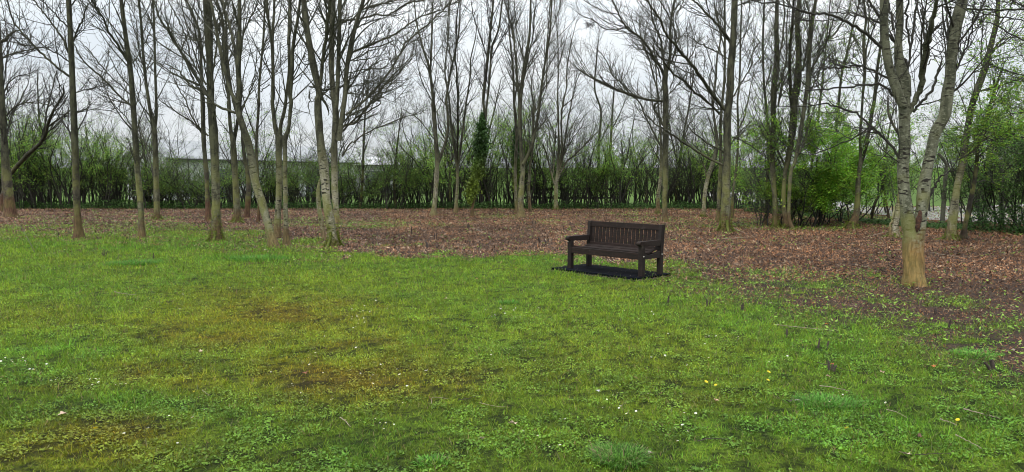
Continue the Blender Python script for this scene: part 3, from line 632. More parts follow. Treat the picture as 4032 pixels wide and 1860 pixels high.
BAREZ = [(2560, 2700)]
for k, (bx, short, d) in enumerate(info):
    if bx > 2950: break
    if prev is None:
        slots.append((bx-60, 'left of the %s' % short)); slots.append((bx+12, 'directly behind the %s' % short))
    else:
        gap = bx-prev[0]
        if gap > 230:
            slots += [(prev[0]+gap*.24, 'just right of the %s' % prev[1]), (prev[0]+gap*.42, 'midway between %s and %s' % (prev[1], short)),
                      (prev[0]+gap*.6, 'some way left of the %s' % short), (prev[0]+gap*.8, 'just left of the %s' % short)]
        elif gap > 150:
            slots += [(prev[0]+gap*.33, 'just right of the %s' % prev[1]), (prev[0]+gap*.68, 'just left of the %s' % short)]
        elif gap > 75: slots.append((prev[0]+gap*.5, 'between %s and %s' % (prev[1], short)))
        if not slots or bx-slots[-1][0] > 42: slots.append((bx+5, 'directly behind the %s' % short))
    prev = (bx, short)
random.seed(4)
for i, (px, where) in enumerate(slots):
    z = 'dense' if any(a < px < b for a, b in DENSE) else 'bare' if any(a < px < b for a, b in BAREZ) else random.choice(['mid', 'mid', 'tall', 'tall'])
    if 1000 < px < 1120 or 720 <= px < 900: z = random.choice(['dense', 'mid'])
    Y = 42.2+random.uniform(-.5, 1.2); x = (px-CX)/F*Y
    arr, adj = dict(dense=(V_DENSE, 'dense low hawthorn'), mid=(V_MID, 'leafy hawthorn'), tall=(V_TALL, 'tall hawthorn'), bare=(V_BARE, 'bare hazel'))[z]
    s = random.uniform(.85, 1.1); hz_ = 1.0
    if 690 < px < 850 or 1000 < px < 1070: arr, adj, hz_ = V_DENSE, 'dense low hawthorn', .82
    if 1110 < px < 1570: arr, adj, hz_ = V_DENSE, 'dense low hawthorn', .95
    place_shrub(random.choice(arr), x, Y, random.uniform(0, 6.28), (s*random.uniform(1, 1.25), s*1.05, s*random.uniform(.9, 1.2)*hz_),
                '%s in the hedge, %s' % (adj, where), 'shrubs of the boundary hedge')
V_SAP = [shrub_parts(91+i, 7.2, 1.9, 9, 1100, (.17, .26, .05), leaf=.05, leaf_lo=.35, bushy=1.1, stem_r=.03, root=.6, lean=.12, hump=.3) for i in range(4)]
for i in range(30):
    px = -60+i*105+random.uniform(-30, 30)
    if 700 < px < 860 or 1360 < px < 1560: continue
    Y = 46+random.uniform(-.8, 1.5)
    nb = [q for q in info if q[0] < px]; na = [q for q in info if q[0] >= px]
    where = ('left of the %s' % na[0][1]) if not nb else ('right of the %s' % nb[-1][1]) if not na else 'between %s and %s' % (nb[-1][1], na[0][1])
    lab = 'wispy sapling behind the hedge %s' % where; q_ = ['', 'second ', 'third ', 'fourth ', 'fifth ']; k_ = sum(1 for o_ in COL.objects if str(o_.get('label', '')).endswith(lab) and o_.get('category') == 'sapling')
    s = random.uniform(.8, 1.1)
    place_shrub(random.choice(V_SAP), (px-CX)/F*Y, Y, random.uniform(0, 6.28), (s*1.2, s*1.2, s*random.uniform(.75, 1.05)), q_[k_]+lab if k_ == 0 else q_[k_]+lab, 'wispy saplings behind the hedge', 'wispy_sapling', 'sapling')
# second, lower rank thickening the hedge foot
V_LOW = [shrub_parts(51+i, 3.0, 1.8, 15, 1500, (.10, .18, .03), leaf=.06, bushy=.6, leaf_lo=.0, stem_r=.03, root=.55, hump=.4) for i in range(3)]
xs = np.arange(-40, 2930, 118)
names = info
used_l = set()
for i, px in enumerate(xs):
    Y = 43.6+random.uniform(-.3, .5); x = (px-CX)/F*Y
    s = random.uniform(.9, 1.15)*(.62 if 690 < px < 850 else .8 if 1110 < px < 1570 else 1)
    nb = [t for t in names if t[0] < px]; na = [t for t in names if t[0] >= px]
    if not nb: where = 'left of the %s' % na[0][1]
    elif not na: where = 'right of the %s' % nb[-1][1]
    else: where = 'between feet of %s and %s' % (nb[-1][1], na[0][1])
    lab = 'low hedge-bottom bush %s' % where
    if lab in used_l: lab = lab.replace('low hedge-bottom', 'second low hedge-bottom')
    if lab in used_l: lab = lab.replace('second', 'third')
    if lab in used_l: lab = lab.replace('third', 'fourth')
    used_l.add(lab)
    place_shrub(random.choice(V_LOW), x, Y, random.uniform(0, 6.28), (s*1.2, s, s*random.uniform(.85, 1.1)), lab, 'low bushes in the hedge bottom', 'hedge_bush', 'bush')
# leafy thicket at the right
def bush(px, py, h, sp, stems, nleaf, tone, label, seed, leaf=.065, lo=.12, bushy=1.2, sy=1, name='leafy_bush', lean=.25):
    b = gnd(px, py); e = empty(name, b, label, 'bush')
    p = shrub_parts(seed, h, sp, stems, nleaf, tone, lean=lean, leaf=leaf, leaf_lo=lo, bushy=bushy)
    link('stems', p[0], e); link('foliage', p[1], e)['kind'] = 'stuff'
bush(3235, 884, 4.6, 3.6, 15, 30000, (.23, .42, .045), 'bright fresh-green bush, fullest of the thicket right of the broad lichen-flecked trunk', 61, .072, .0, lean=.42)
bush(3145, 892, 3.6, 2.6, 10, 13000, (.21, .39, .04), 'fresh-green bush round the dark-footed trunk, left part of the thicket', 62, .068, .0, lean=.35)
bush(3310, 880, 3.8, 2.6, 10, 14000, (.2, .36, .04), 'green bush between the bright thicket and the curved stump-footed trunk', 63, .068, .0, lean=.35)
bush(3045, 893, 2.0, 2.0, 11, 6500, (.24, .40, .045), 'low lime-green bush at the foot of the left thicket trunk', 64, .07, .0)
bush(2985, 838, 2.8, 2.2, 9, 5200, (.17, .30, .04), 'dull green bush behind the left thicket trunk, beside the pale track', 65)
bush(3420, 848, 4.2, 2.8, 9, 7000, (.18, .32, .045), 'thin green bush between the curved stump-footed trunk and the big silver trunk', 66, lo=.3)
bush(3560, 842, 4.4, 2.8, 9, 7000, (.18, .32, .045), 'thin green bush whose twigs show between the two stems of the big silver trunk', 67, lo=.4)
bush(3860, 885, 4.0, 2.6, 11, 6500, (.085, .16, .03), 'dark green bush right of the forked dark-footed trunk', 68, .06, .0, 1.3)
bush(3965, 905, 4.6, 3.0, 13, 12000, (.075, .15, .03), 'darkest dense bush at the right edge of the photo', 69, .06, .0, 1.5)
bush(4090, 925, 5.0, 3.0, 13, 12000, (.10, .20, .035), 'dense dark bush cut by the right edge of the photo', 70, .06, .0, 1.5)
bush(3900, 838, 6.2, 3.4, 11, 15000, (.24, .42, .055), 'tall light-green hawthorn behind the dark bushes at right', 71, .06, .35)
bush(3700, 834, 5.4, 3.0, 10, 9000, (.21, .37, .05), 'thin light-green hawthorn behind the tan leaning trunk', 72, .055, .5)
bush(4010, 836, 6.4, 3.2, 10, 14000, (.24, .41, .055), 'tall light-green hawthorn in the far right corner', 73, .06, .35)
bush(2830, 812, 3.2, 1.6, 8, 1200, (.075, .12, .02), 'small thin bush behind the broad lichen-flecked trunk', 75, .055, .2)
bush(3090, 800, 3.4, 2.4, 8, 2600, (.07, .12, .02), 'dull bush far behind the dark-footed trunk of the thicket', 76, .06, .2)
bush(3330, 795, 3.4, 2.4, 8, 2200, (.07, .12, .02), 'dull bush beyond the track behind the bright green thicket', 77, .06, .2)
# ---------- ground ----------
YB = np.array([(-900, 930), (0, 938), (300, 945), (600, 950), (850, 965), (1080, 985), (1320, 985), (1500, 1000), (1900, 1008), (2250, 1022), (2650, 1040), (2850, 1075), (3100, 1120), (3300, 1165), (3550, 1215), (3800, 1310), (4032, 1430), (4900, 1750)], float)
def ell(px, py, L):
    o = np.zeros_like(px)
    for cx, cy, rx, ry, a in L: o = np.maximum(o, a*np.exp(-(((px-cx)/rx)**2+((py-cy)/ry)**2)))
    return o
GREENP = [(1430, 885, 150, 13, .9), (1240, 880, 120, 14, .8), (2160, 877, 45, 8, .8), (1960, 853, 70, 6, .6), (2900, 885, 170, 15, .75), (3180, 890, 170, 16, .8), (2600, 868, 120, 8, .4), (1750, 888, 60, 5, .5), (3430, 870, 140, 22, .9), (3450, 1085, 80, 14, .9), (3560, 1120, 90, 14, .7), (3280, 1125, 200, 22, .75), (3780, 1190, 200, 30, .65), (3000, 1080, 160, 18, .7), (3950, 1290, 160, 30, .6), (2480, 845, 60, 6, .5), (2630, 905, 60, 9, .4)]
MOSSP = [(1100, 1240, 280, 60, .95), (1400, 1200, 160, 30, .6), (800, 1320, 260, 60, .7), (1350, 1490, 380, 80, .9), (620, 1480, 180, 50, .6), (450, 1700, 260, 60, .7), (150, 1820, 260, 60, .9), (1450, 1360, 250, 40, .8), (900, 1150, 200, 20, .4), (250, 1520, 160, 40, .5), (1850, 1500, 200, 60, .55), (2350, 1130, 150, 25, .4), (1250, 1800, 300, 60, .3), (2750, 1560, 200, 60, .3)]
FRESHP = [(1000, 1022, 330, 15, 1), (400, 970, 380, 28, .8), (250, 1380, 260, 60, .8), (900, 970, 300, 18, .7), (2300, 1030, 260, 18, .9), (2960, 1250, 220, 90, .6), (3300, 1350, 300, 120, .6), (3700, 1600, 400, 200, .8), (500, 1560, 260, 50, .6), (1550, 1240, 90, 25, .5), (1700, 1010, 300, 12, .6), (3200, 1750, 500, 120, .6), (2650, 1190, 150, 60, .4)]
def zones(x, y):
    px, py = to_px(x, y)
    yb = np.interp(px, YB[:, 0], YB[:, 1])
    yb2 = np.where(px < 1350, np.interp(px, [0, 600, 1350], [878, 868, 985]), yb)
    n = fbm(x*.9, y*.9, 5, 4)-.5; n2 = fbm(x*3.1, y*3.1, 8, 3)-.5
    dyb = (yb-py)/np.maximum(yb-700, 20)+n*np.interp(px, [1200, 1700], [.55, .30])+n2*np.interp(px, [1200, 1700], [.4, .14])
    dyb2 = (yb2-py)/np.maximum(yb2-700, 20)+n*.45+n2*.15
    lit = sstep(np.where(px < 1350, -.16, -.02), np.where(px < 1350, .30, .06), dyb)*np.where(px < 1350, np.interp(px, [250, 600], [.7, .42])+.42*sstep(-.1, .18, n+n2*.9), 1)
    lit = np.maximum(lit, sstep(-.03, .06, dyb2))
    # mixed fringe reaching into the lawn on the right
    fr = sstep(2350, 2900, px)*sstep(-.50, -.02, dyb)*.9*sstep(.34, .52, fbm(x*2.8, y*2.8, 31, 4))
    lit = np.maximum(lit, fr)
    g = ell(px, py, GREENP)*sstep(.3, .55, fbm(x*1.5+9, y*1.5, 12, 3))
    lit = lit*(1-g)
    lit = lit*(y < 44.5)
    # beyond the hedge on the right: grass
    lit = np.where((py < 862) & (px > 3120), lit*.5, lit)
    moss = np.clip(ell(px, py, MOSSP)*1.1, 0, 1)*sstep(.30, .55, fbm(x*2.0, y*2.0, 21, 4))
    fresh = np.clip(ell(px, py, FRESHP), 0, 1)*sstep(.3, .6, fbm(x*1.3+4, y*1.3, 23, 3))
    moss = np.clip(moss, 0, 1)
    return px, py, np.clip(lit, 0, 1), moss, fresh
def lawn_col(x, y, moss, fresh):
    a = fbm(x*1.1, y*1.1, 41, 3)[:, None]; b = fbm(x*6, y*6, 44, 3)[:, None]
    c = np.array([[.225, .325, .026]])*(1-a)+np.array([[.125, .255, .03]])*a
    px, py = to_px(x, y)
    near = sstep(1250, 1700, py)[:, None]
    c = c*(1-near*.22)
    c = c*(1-fresh[:, None])+np.array([[.13, .29, .028]])*fresh[:, None]
    broad = np.clip(ell(px, py, [(1050, 1260, 520, 130, 1), (1350, 1480, 520, 130, 1), (350, 1760, 420, 120, .9), (150, 1240, 300, 60, .6), (2350, 1400, 500, 160, .45), (700, 1480, 300, 80, .8)]), 0, 1)[:, None]*(.45+.75*fbm(x*4, y*4, 47, 3)[:, None])
    c = c*(1-.75*broad)+np.array([[.30, .275, .02]])*.75*broad
    hf = (.35+.9*fbm(x*9, y*9, 49, 2))[:, None]
    mm = np.clip(moss[:, None]*.8*hf, 0, .9)
    c = c*(1-mm)+np.array([[.235, .155, .018]])*mm
    return c*(.44+.92*b)*np.array([[1.03, 1.0, .85]])
def gz(x, y):
    r = np.hypot(x, y)
    z = 3.3*sstep(86, 125, y)
    b = .02*(fbm(x*1.6, y*1.6, 61, 3)-.5)+.016*(fbm(x*9, y*9, 63, 2)-.5)
    return z+b*(r < 60)
def axis(segs):
    out = [segs[0][0]]
    for a, b, st in segs: out += list(np.linspace(a, b, max(2, int(round((b-a)/st))+1))[1:])
    return np.array(out)
gx = axis([(-900, -120, 60), (-120, -40, 8), (-40, -14, .5), (-14, -7, .12), (-7, 7, .055), (7, 14, .12), (14, 40, .5), (40, 120, 8), (120, 900, 60)])
gy = axis([(-60, 2, 4), (2, 3.6, .2), (3.6, 8, .045), (8, 14, .07), (14, 26, .14), (26, 46, .3), (46, 86, 2), (86, 130, 2.5), (130, 1500, 80)])
X, Y = np.meshgrid(gx, gy); x = X.ravel(); y = Y.ravel()
px, py, lit, moss, fresh = zones(x, y)
clp = sstep(.36, .56, fbm(x*13, y*13, 81, 3))[:, None]
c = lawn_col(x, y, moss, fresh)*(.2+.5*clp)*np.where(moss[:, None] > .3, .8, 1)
ls = np.array([[.065, .042, .032]])*(.5+1.0*fbm(x*5, y*5, 71, 3)[:, None])
frz = (sstep(2450, 2900, px)*sstep(-.62, -.05, (np.interp(px, YB[:, 0], YB[:, 1])-py)/320.)*sstep(.40, .56, fbm(x*6, y*6, 35, 3)))[:, None]
c = c*(1-frz)+np.array([[.035, .026, .019]])*frz
c = c*(1-lit[:, None])+ls*lit[:, None]
field = sstep(44.5, 47, y)[:, None]; c = c*(1-field)+np.array([[.09, .155, .03]])*field*(.8+.4*fbm(x*.2, y*.05, 5, 2)[:, None])
nx, ny = len(gx), len(gy)
ii = (np.arange(ny-1)[:, None]*nx+np.arange(nx-1)[None]).ravel()
Q = np.stack([ii, ii+1, ii+nx+1, ii+nx], 1)
m, nt = newmat('ground_soil'); t = NT(nt)
at_ = t.n('ShaderNodeAttribute', attribute_name='col'); geo = t.n('ShaderNodeNewGeometry')
n1 = t.noise(geo.outputs['Position'], 28, 5, .7); n2 = t.noise(geo.outputs['Position'], 90, 3, .7)
cc = t.mix(1.0, at_.outputs[0], t.mix(t.ramp(n1, .35, .65), (.35, .35, .35), (1.35, 1.35, 1.35)), 'MULTIPLY')
bs = t.n('ShaderNodeBsdfPrincipled'); bs.inputs['Roughness'].default_value = .95; bs.inputs['Specular IOR Level'].default_value = .15
t.l(cc, bs.inputs['Base Color'])
bp = t.n('ShaderNodeBump'); bp.inputs['Strength'].default_value = .9; bp.inputs['Distance'].default_value = .03
t.l(t.math('ADD', n1, t.math('MULTIPLY', n2, .5)), bp.inputs['Height']); t.l(bp.outputs[0], bs.inputs['Normal'])
o = t.n('ShaderNodeOutputMaterial'); t.l(bs.outputs[0], o.inputs[0])
g = link('ground', mesh_np('ground', np.stack([x, y, gz(x, y)], 1), Q, col=c, mats=[m])); tag(g, 'flat lawn and woodland floor running back to open fields', kind='structure')
# track
tk = [(4300, 905), (3800, 874), (3640, 866), (3445, 846), (3200, 824), (2990, 800), (2880, 786), (2780, 772)]
tf = [(4300, 800), (3800, 812), (3700, 814), (3450, 816), (3200, 775), (3010, 752), (2880, 742), (2780, 735)]
V = []
A = catmull([gnd(*p)[:2].tolist()+[0] for p in tk], 4); B = catmull([gnd(*p)[:2].tolist()+[0] for p in tf], 4)
for a, b in zip(A, B):
    for k in range(5):
        p = a+(b-a)*k/4; V.append([p[0], p[1], float(gz(np.array([p[0]]), np.array([p[1]]))[0])*0+.022+.006*math.sin(k)])
n = len(A); Q = [[i*5+k, i*5+k+1, i*5+k+6, i*5+k+5] for i in range(n-1) for k in range(4)]
rd = link('gravel_track', mesh_np('gravel_track', V, Q, mats=[plain('gravel', (.20, .195, .185), (.29, .28, .27), 3, .95, bump=.5)]))
tag(rd, 'pale gravel track passing behind the trees on the right', kind='structure')

# grass blades on the lawn
def scatter(n, y0, y1, pw, rng, pad=1.2, xa=None):
    """points in the wedge in front of the camera, density ~ y^-pw"""
    u = rng.random(n); k = 2-pw
    yy = (y0**k+u*(y1**k-y0**k))**(1/k) if abs(k) > 1e-3 else y0*(y1/y0)**u
    hw = yy*.70+pad; xx = rng.uniform(-1, 1, n)*hw
    return xx, yy
rng = np.random.default_rng(99)
def blades(n, y0, y1, pw, L0, W0, name, label, lean=.9, want='lawn'):
    xx, yy = scatter(n, y0, y1, pw, rng)
    px, py, lit, moss, fresh = zones(xx, yy)
    keep = rng.random(n) > lit*1.05
    keep &= rng.random(n) > moss*.15
    frz = sstep(2450, 2900, px)*sstep(-.62, -.05, (np.interp(px, YB[:, 0], YB[:, 1])-py)/320.)*sstep(.40, .56, fbm(xx*6, yy*6, 35, 3)); keep &= rng.random(n) > frz*.65
    if want == 'long': keep &= rng.random(n) < sstep(.52, .68, fbm(xx*2.6, yy*2.6, 83, 4))*(1-moss)+.03
    cl = fbm(xx*13, yy*13, 81, 3); keep &= rng.random(n) < .15+1.2*sstep(.36, .56, cl)
    lx = (xx-BO[0])*BU[0]+(yy-BO[1])*BU[1]; ly = -(xx-BO[0])*BU[1]+(yy-BO[1])*BU[0]
    keep &= ~((lx > -.275) & (lx < 1.695) & (ly > -.215) & (ly < .715))
    xx, yy, moss, fresh, lit = (q[keep] for q in (xx, yy, moss, fresh, lit)); n = len(xx)
    sc_ = (yy/5.0)**.55
    L = L0*rng.uniform(.5, 1.5, n)*(1-.35*moss)*(1+.5*fresh)*sc_*(1+.25*sstep(-.02, .3, lit)); W = W0*rng.uniform(.6, 1.4, n)*sc_
    a = rng.uniform(0, 6.28, n); ln = rng.uniform(.3, lean, n)
    d = np.stack([np.cos(a)*ln, np.sin(a)*ln, np.sqrt(np.maximum(1-ln**2, .02))], 1)
    b = rng.uniform(0, 6.28, n); s = np.stack([np.cos(b), np.sin(b), np.zeros(n)], 1)*W[:, None]*.5
    p = np.stack([xx, yy, gz(xx, yy)-.002], 1)
    mid = p+d*L[:, None]*.55; tip = p+d*L[:, None]; tip[:, 2] = np.maximum(tip[:, 2]-L*.18*ln, p[:, 2]+.004)
    V = np.stack([p-s, p+s, mid+s*.8, tip, mid-s*.8], 1).reshape(-1, 3)
    k = np.arange(n)*5
    Q = np.stack([k, k+1, k+2, k+4], 1); T = np.stack([k+4, k+2, k+3], 1)
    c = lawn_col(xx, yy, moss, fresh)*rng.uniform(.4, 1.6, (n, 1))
    dry = rng.random(n) < .07; c[dry] = np.array([.22, .19, .085])*rng.uniform(.6, 1.2, (dry.sum(), 1))
    c[:, 0] *= rng.uniform(.75, 1.25, n)
    cv = np.repeat(c, 5, 0)
    o = link(name, mesh_np(name, V, Q, T, col=cv, mats=[M_GRASS])); tag(o, label, 'grass', kind='stuff'); return o
# bench frame of reference is needed to keep the slab clear
BO = np.array([1.07, 13.85]); BA = -.836; BU = (math.cos(BA), math.sin(BA))
blades(600000, 3.5, 27, 1.75, .034, .0046, 'lawn_grass', 'short mossy lawn grass covering the foreground', .96)

blades(150000, 3.5, 24, 1.6, .062, .0042, 'long_grass', 'longer ragged grass blades in patches over the lawn', .85, 'long')
# flat weed leaves / moss tufts giving the lawn its clumped look
xx, yy = scatter(190000, 3.5, 17, 1.75, rng); px, py, lit, moss, fresh = zones(xx, yy); n = len(xx)
keep = (rng.random(n) > lit*1.2) & (fbm(xx*3.5, yy*3.5, 85, 3) > .47); xx, yy, moss, fresh = xx[keep], yy[keep], moss[keep], fresh[keep]
C = np.stack([xx, yy, gz(xx, yy)+rng.uniform(.006, .02, len(xx))], 1)
lx = (xx-BO[0])*BU[0]+(yy-BO[1])*BU[1]; ly = -(xx-BO[0])*BU[1]+(yy-BO[1])*BU[0]
k_ = ~((lx > -.275) & (lx < 1.695) & (ly > -.215) & (ly < .715)); C = C[k_]; moss = moss[k_]; fresh = fresh[k_]
V, Q = leaves(C, .022, rng, .9, .7, .12); c = lawn_col(C[:, 0], C[:, 1], moss, fresh)*rng.uniform(.6, 1.5, (len(C), 1))*np.array([[.95, 1.12, 1.6]])
o = link('lawn_weeds', mesh_np('lawn_weeds', V, Q, col=np.repeat(c, 4, 0), mats=[M_GRASS])); tag(o, 'tiny clover and moss leaves low in the lawn', 'ground cover', kind='stuff')

# leaf and bark litter
def litter(n, y0, y1, pw, name, label, size, aspect, elong=False):
    xx, yy = scatter(n, y0, y1, pw, rng, 2.0); px, py, lit, moss, fresh = zones(xx, yy)
    keep = rng.random(n) < np.maximum(lit*1.1, .004); xx, yy = xx[keep], yy[keep]; n = len(xx)
    C = np.stack([xx, yy, gz(xx, yy)+rng.uniform(.004, .035, n)], 1)
    s = size*(yy/14)**.45*(.6+.4*sstep(9, 14, yy))
    V, Q = leaves(C, s, rng, .35 if not elong else .6, aspect, .12)
    pal = np.array([[.25, .135, .08], [.33, .20, .13], [.14, .075, .045], [.46, .35, .26], [.045, .028, .02], [.30, .145, .07], [.36, .29, .21]])
    c = pal[rng.choice(7, n, p=[.23, .17, .20, .035, .20, .12, .045])]*rng.uniform(.65, 1.3, (n, 1))
    tone = (fbm(xx*.6, yy*.6, 91, 3)*.6+fbm(xx*2.6, yy*2.6, 93, 3)*.4)[:, None]; tone = .5+(tone-.5)*2.2
    px_, py_ = to_px(xx, yy)
    c = c*np.where((px_ < 1500)[:, None], np.array([[.92, .95, 1.06]]), 1.0)
    red = sstep(2300, 3200, px_)[:, None]*.5+sstep(.45, .6, tone)*.3
    c = c*(.8+.2*sstep(9.5, 14, yy))[:, None]
    c = c*np.clip(.6+.85*tone, .35, 1.7)*(np.array([[.98, 1.0, .98]])*(1-red)+np.array([[1.12, 1.0, .84]])*red)
    o = link(name, mesh_np(name, V, Q, col=np.repeat(c, 4, 0), smooth=False, mats=[M_LITTER])); tag(o, label, 'leaf litter', kind='stuff')
litter(260000, 5.5, 45, 1.0, 'leaf_litter', 'brown and pinkish dead leaves carpeting the ground under the trees', .040, .42)
litter(90000, 5.5, 45, 1.1, 'twig_litter', 'small dead twigs and stalks strewn among the leaves', .14, .09, True)
litter(60000, 5.5, 45, 1.15, 'large_litter', 'larger curled leaves and bark strips lying on the finer litter', .085, .34)
# dead upright stalks
n = 5200; xx, yy = scatter(n, 9.5, 43, .9, rng, 2.0); px, py, lit, moss, fresh = zones(xx, yy); k_ = rng.random(n) < lit; xx, yy = xx[k_], yy[k_]; n = len(xx)
S = np.stack([xx, yy, gz(xx, yy)-.01], 1); D = nrm(np.stack([rng.normal(0, .45, n), rng.normal(0, .45, n), np.ones(n)], 1)); P, R = grow(S, D, rng.uniform(.05, .22, n), rng.uniform(.0025, .006, n), 4, 0, .18, rng, .5)
tb = Tubes(); tb.add(P, R, 3); tag(tb.obj('dead_stalks', plain('dead_stalk', (.10, .065, .045), (.30, .22, .15), 3, .9), None, (0, 0, 0)), 'thin dead plant stalks poking up out of the leaf litter', 'dead stalks', kind='stuff')
# woodland weeds in the litter
xx, yy = scatter(70000, 5, 44, 1.1, rng, 2.0); px, py, lit, moss, fresh = zones(xx, yy); n = len(xx)
keep = (lit > .12) & (lit < .93) & (rng.random(n) < .8) | ((lit > .5) & (fbm(xx*2, yy*2, 15, 3) > .6) & (rng.random(n) < .5)); xx, yy = xx[keep], yy[keep]
C = np.stack([xx, yy, gz(xx, yy)+rng.uniform(.01, .08, len(xx))], 1); V, Q = leaves(C, .055*(yy/14)**.35, rng, .7, .5, .1)
c = np.array([[.19, .31, .05]])*rng.uniform(.5, 1.6, (len(C), 1)); o = link('woodland_weeds', mesh_np('woodland_weeds', V, Q, col=np.repeat(c, 4, 0), mats=[M_GRASS])); tag(o, 'scattered green seedlings and creeping weeds in the litter', 'ground cover', kind='stuff')
# undergrowth under the hedge
n = 42000; px = rng.uniform(-150, 4100, n); Yh = np.where(px < 2930, 41.3, np.interp(px, [2930, 3500, 4100], [38, 27, 22]))+rng.normal(0, .35, n)+np.abs(rng.normal(0, .7, n))
xx = (px-CX)/F*Yh; hh = .08+.55*fbm(xx*.8, Yh*.3, 33, 3)*np.where(px > 3350, 1.1, 1.0)*np.where((px > 3380) & (px < 3800), .3, 1)*np.where(px > 3830, 2.6, 1)*np.where((px > 2960) & (px < 3380), 1.5, 1)
C = np.stack([xx, Yh, rng.random(n)**1.3*hh], 1); V, Q = leaves(C, .085, rng, .4, .6, .1)
c = np.array([[.05, .105, .025]])*rng.uniform(.4, 1.9, (n, 1)); o = link('undergrowth', mesh_np('undergrowth', V, Q, col=np.repeat(c, 4, 0), mats=[M_LEAF])); tag(o, 'dark ivy, bramble and nettles along the foot of the hedge', 'undergrowth', kind='stuff')
# ---------- bench ----------
import bmesh
def box_bm(bm, c, s, bev=.006, rot=None, seg=2):
    r = bmesh.ops.create_cube(bm, size=1.0)
    vs = r['verts']
    for v in vs: v.co = Vector((v.co.x*s[0], v.co.y*s[1], v.co.z*s[2]))
    if bev:
        es = list({e for v in vs for e in v.link_edges}); rb = bmesh.ops.bevel(bm, geom=es, offset=bev, segments=seg, affect='EDGES', profile=.5)
        vs = list({v for f in rb['faces'] for v in f.verts} | {v for v in vs if v.is_valid})
    if rot:
        from mathutils import Matrix
        M = Matrix.Rotation(rot[1], 3, rot[0])
        for v in vs: v.co = M @ v.co
    for v in vs: v.co += Vector(c)
def bobj(name, boxes, mat, parent, label=None):
    bm = bmesh.new()
    for b in boxes: box_bm(bm, *b)
    me = bpy.data.meshes.new(name); bm.to_mesh(me); bm.free(); me.materials.append(mat)
    o = link(name, me, parent)
    if label: o['label'] = label
    return o
def wood(name, c1, c2, rough=.45):
    m, nt = newmat(name); t = NT(nt); tc = t.n('ShaderNodeTexCoord'); geo = t.n('ShaderNodeNewGeometry')
    g = t.noise(t.mapping(tc.outputs['Object'], (3, 40, 40)), 1, 6, .65); w = t.noise(tc.outputs['Object'], 7, 4)
    c = t.mix(t.ramp(g, .35, .68), c1, c2); c = t.mix(t.ramp(w, .56, .78), c, (.05, .038, .032))
    c = t.mix(t.math('MULTIPLY', t.ramp(geo.outputs['Pointiness'], .52, .6), .3), c, (.06, .055, .05))
    bs = t.n('ShaderNodeBsdfPrincipled'); t.l(c, bs.inputs['Base Color']); bs.inputs['Specular IOR Level'].default_value = .12
    t.l(t.math('ADD', t.math('MULTIPLY', w, .35), rough-.12), bs.inputs['Roughness'])
    b = t.n('ShaderNodeBump'); b.inputs['Strength'].default_value = .5; b.inputs['Distance'].default_value = .003; t.l(g, b.inputs['Height']); t.l(b.outputs[0], bs.inputs['Normal'])
    o = t.n('ShaderNodeOutputMaterial'); t.l(bs.outputs[0], o.inputs[0]); return m
W1 = wood('bench_wood', (.006, .003, .0025), (.026, .012, .0095), .6)
W2 = wood('bench_wood_post', (.006, .0035, .0035), (.018, .0095, .0085), .6)
BL, BD, HB, HA = 1.63, .50, .845, .585
TS = .052
be = empty('park_bench', (BO[0], BO[1], TS), 'dark brown timber park bench with slatted back and chunky arms on a black slab', 'bench', None, BA)
for xx_ in (0, BL):
    bobj('front_leg', [((xx_, 0, HA*.5-.03), (.085, .085, HA-.06), .008)], W2, be)
    # rear post leans back above the seat
    bm = bmesh.new(); s = .0425
    prof = [(0, 0), (0, .38), (.045, HB)]
    vs = []
    for (dy, z) in prof: vs.append([bm.verts.new((xx_+a*s*(.9), BD+dy+b*s, z)) for a, b in ((-1, -1), (1, -1), (1, 1), (-1, 1))])
    for i in range(2):
        for k in range(4): bm.faces.new([vs[i][k], vs[i][(k+1) % 4], vs[i+1][(k+1) % 4], vs[i+1][k]])
    bm.faces.new(vs[0][::-1]); bm.faces.new(vs[2]); bmesh.ops.bevel(bm, geom=[e for e in bm.edges], offset=.006, segments=2, affect='EDGES')
    me = bpy.data.meshes.new('rear_post'); bm.to_mesh(me); bm.free(); me.materials.append(W2); link('rear_post', me, be)
    # arm rest with rounded nose
    bm = bmesh.new(); out = []
    for k in range(9):
        a = math.pi/2+k*math.pi/8*1.0; out.append((-.065+.04*math.cos(a)*.9, HA-.035+.035*math.sin(a)))
    out += [(-.02, HA-.078), (BD-.05, HA-.095), (BD-.035, HA+.004)]
    w = .045
    L1 = [bm.verts.new((xx_-w, q[0], q[1])) for q in out]; L2 = [bm.verts.new((xx_+w, q[0], q[1])) for q in out]
    bm.faces.new(L1); bm.faces.new(L2[::-1])
    for k in range(len(out)): bm.faces.new([L1[k], L2[k], L2[(k+1) % len(out)], L1[(k+1) % len(out)]])
    bmesh.ops.recalc_face_normals(bm, faces=bm.faces); bmesh.ops.bevel(bm, geom=[e for e in bm.edges if abs(e.verts[0].co.x-e.verts[1].co.x) < 1e-5], offset=.006, segments=2, affect='EDGES')
    me = bpy.data.meshes.new('armrest'); bm.to_mesh(me); bm.free(); me.materials.append(W1); link('armrest', me, be)
    # curved seat rail between the legs
    bm = bmesh.new(); up = []; n = 10
    for k in range(n+1):
        u = k/n; up.append((.035+u*(BD-.07), .385-.045*math.sin(u*math.pi)**1.0+.02*u))
    lo = [(BD-.035, .285), (.035, .285)]; pr = up+lo; w = .03
    L1 = [bm.verts.new((xx_-w, q[0], q[1])) for q in pr]; L2 = [bm.verts.new((xx_+w, q[0], q[1])) for q in pr]
    bm.faces.new(L1); bm.faces.new(L2[::-1])
    for k in range(len(pr)): bm.faces.new([L1[k], L2[k], L2[(k+1) % len(pr)], L1[(k+1) % len(pr)]])
    bmesh.ops.recalc_face_normals(bm, faces=bm.faces); me = bpy.data.meshes.new('side_rail'); bm.to_mesh(me); bm.free(); me.materials.append(W2); link('side_rail', me, be)
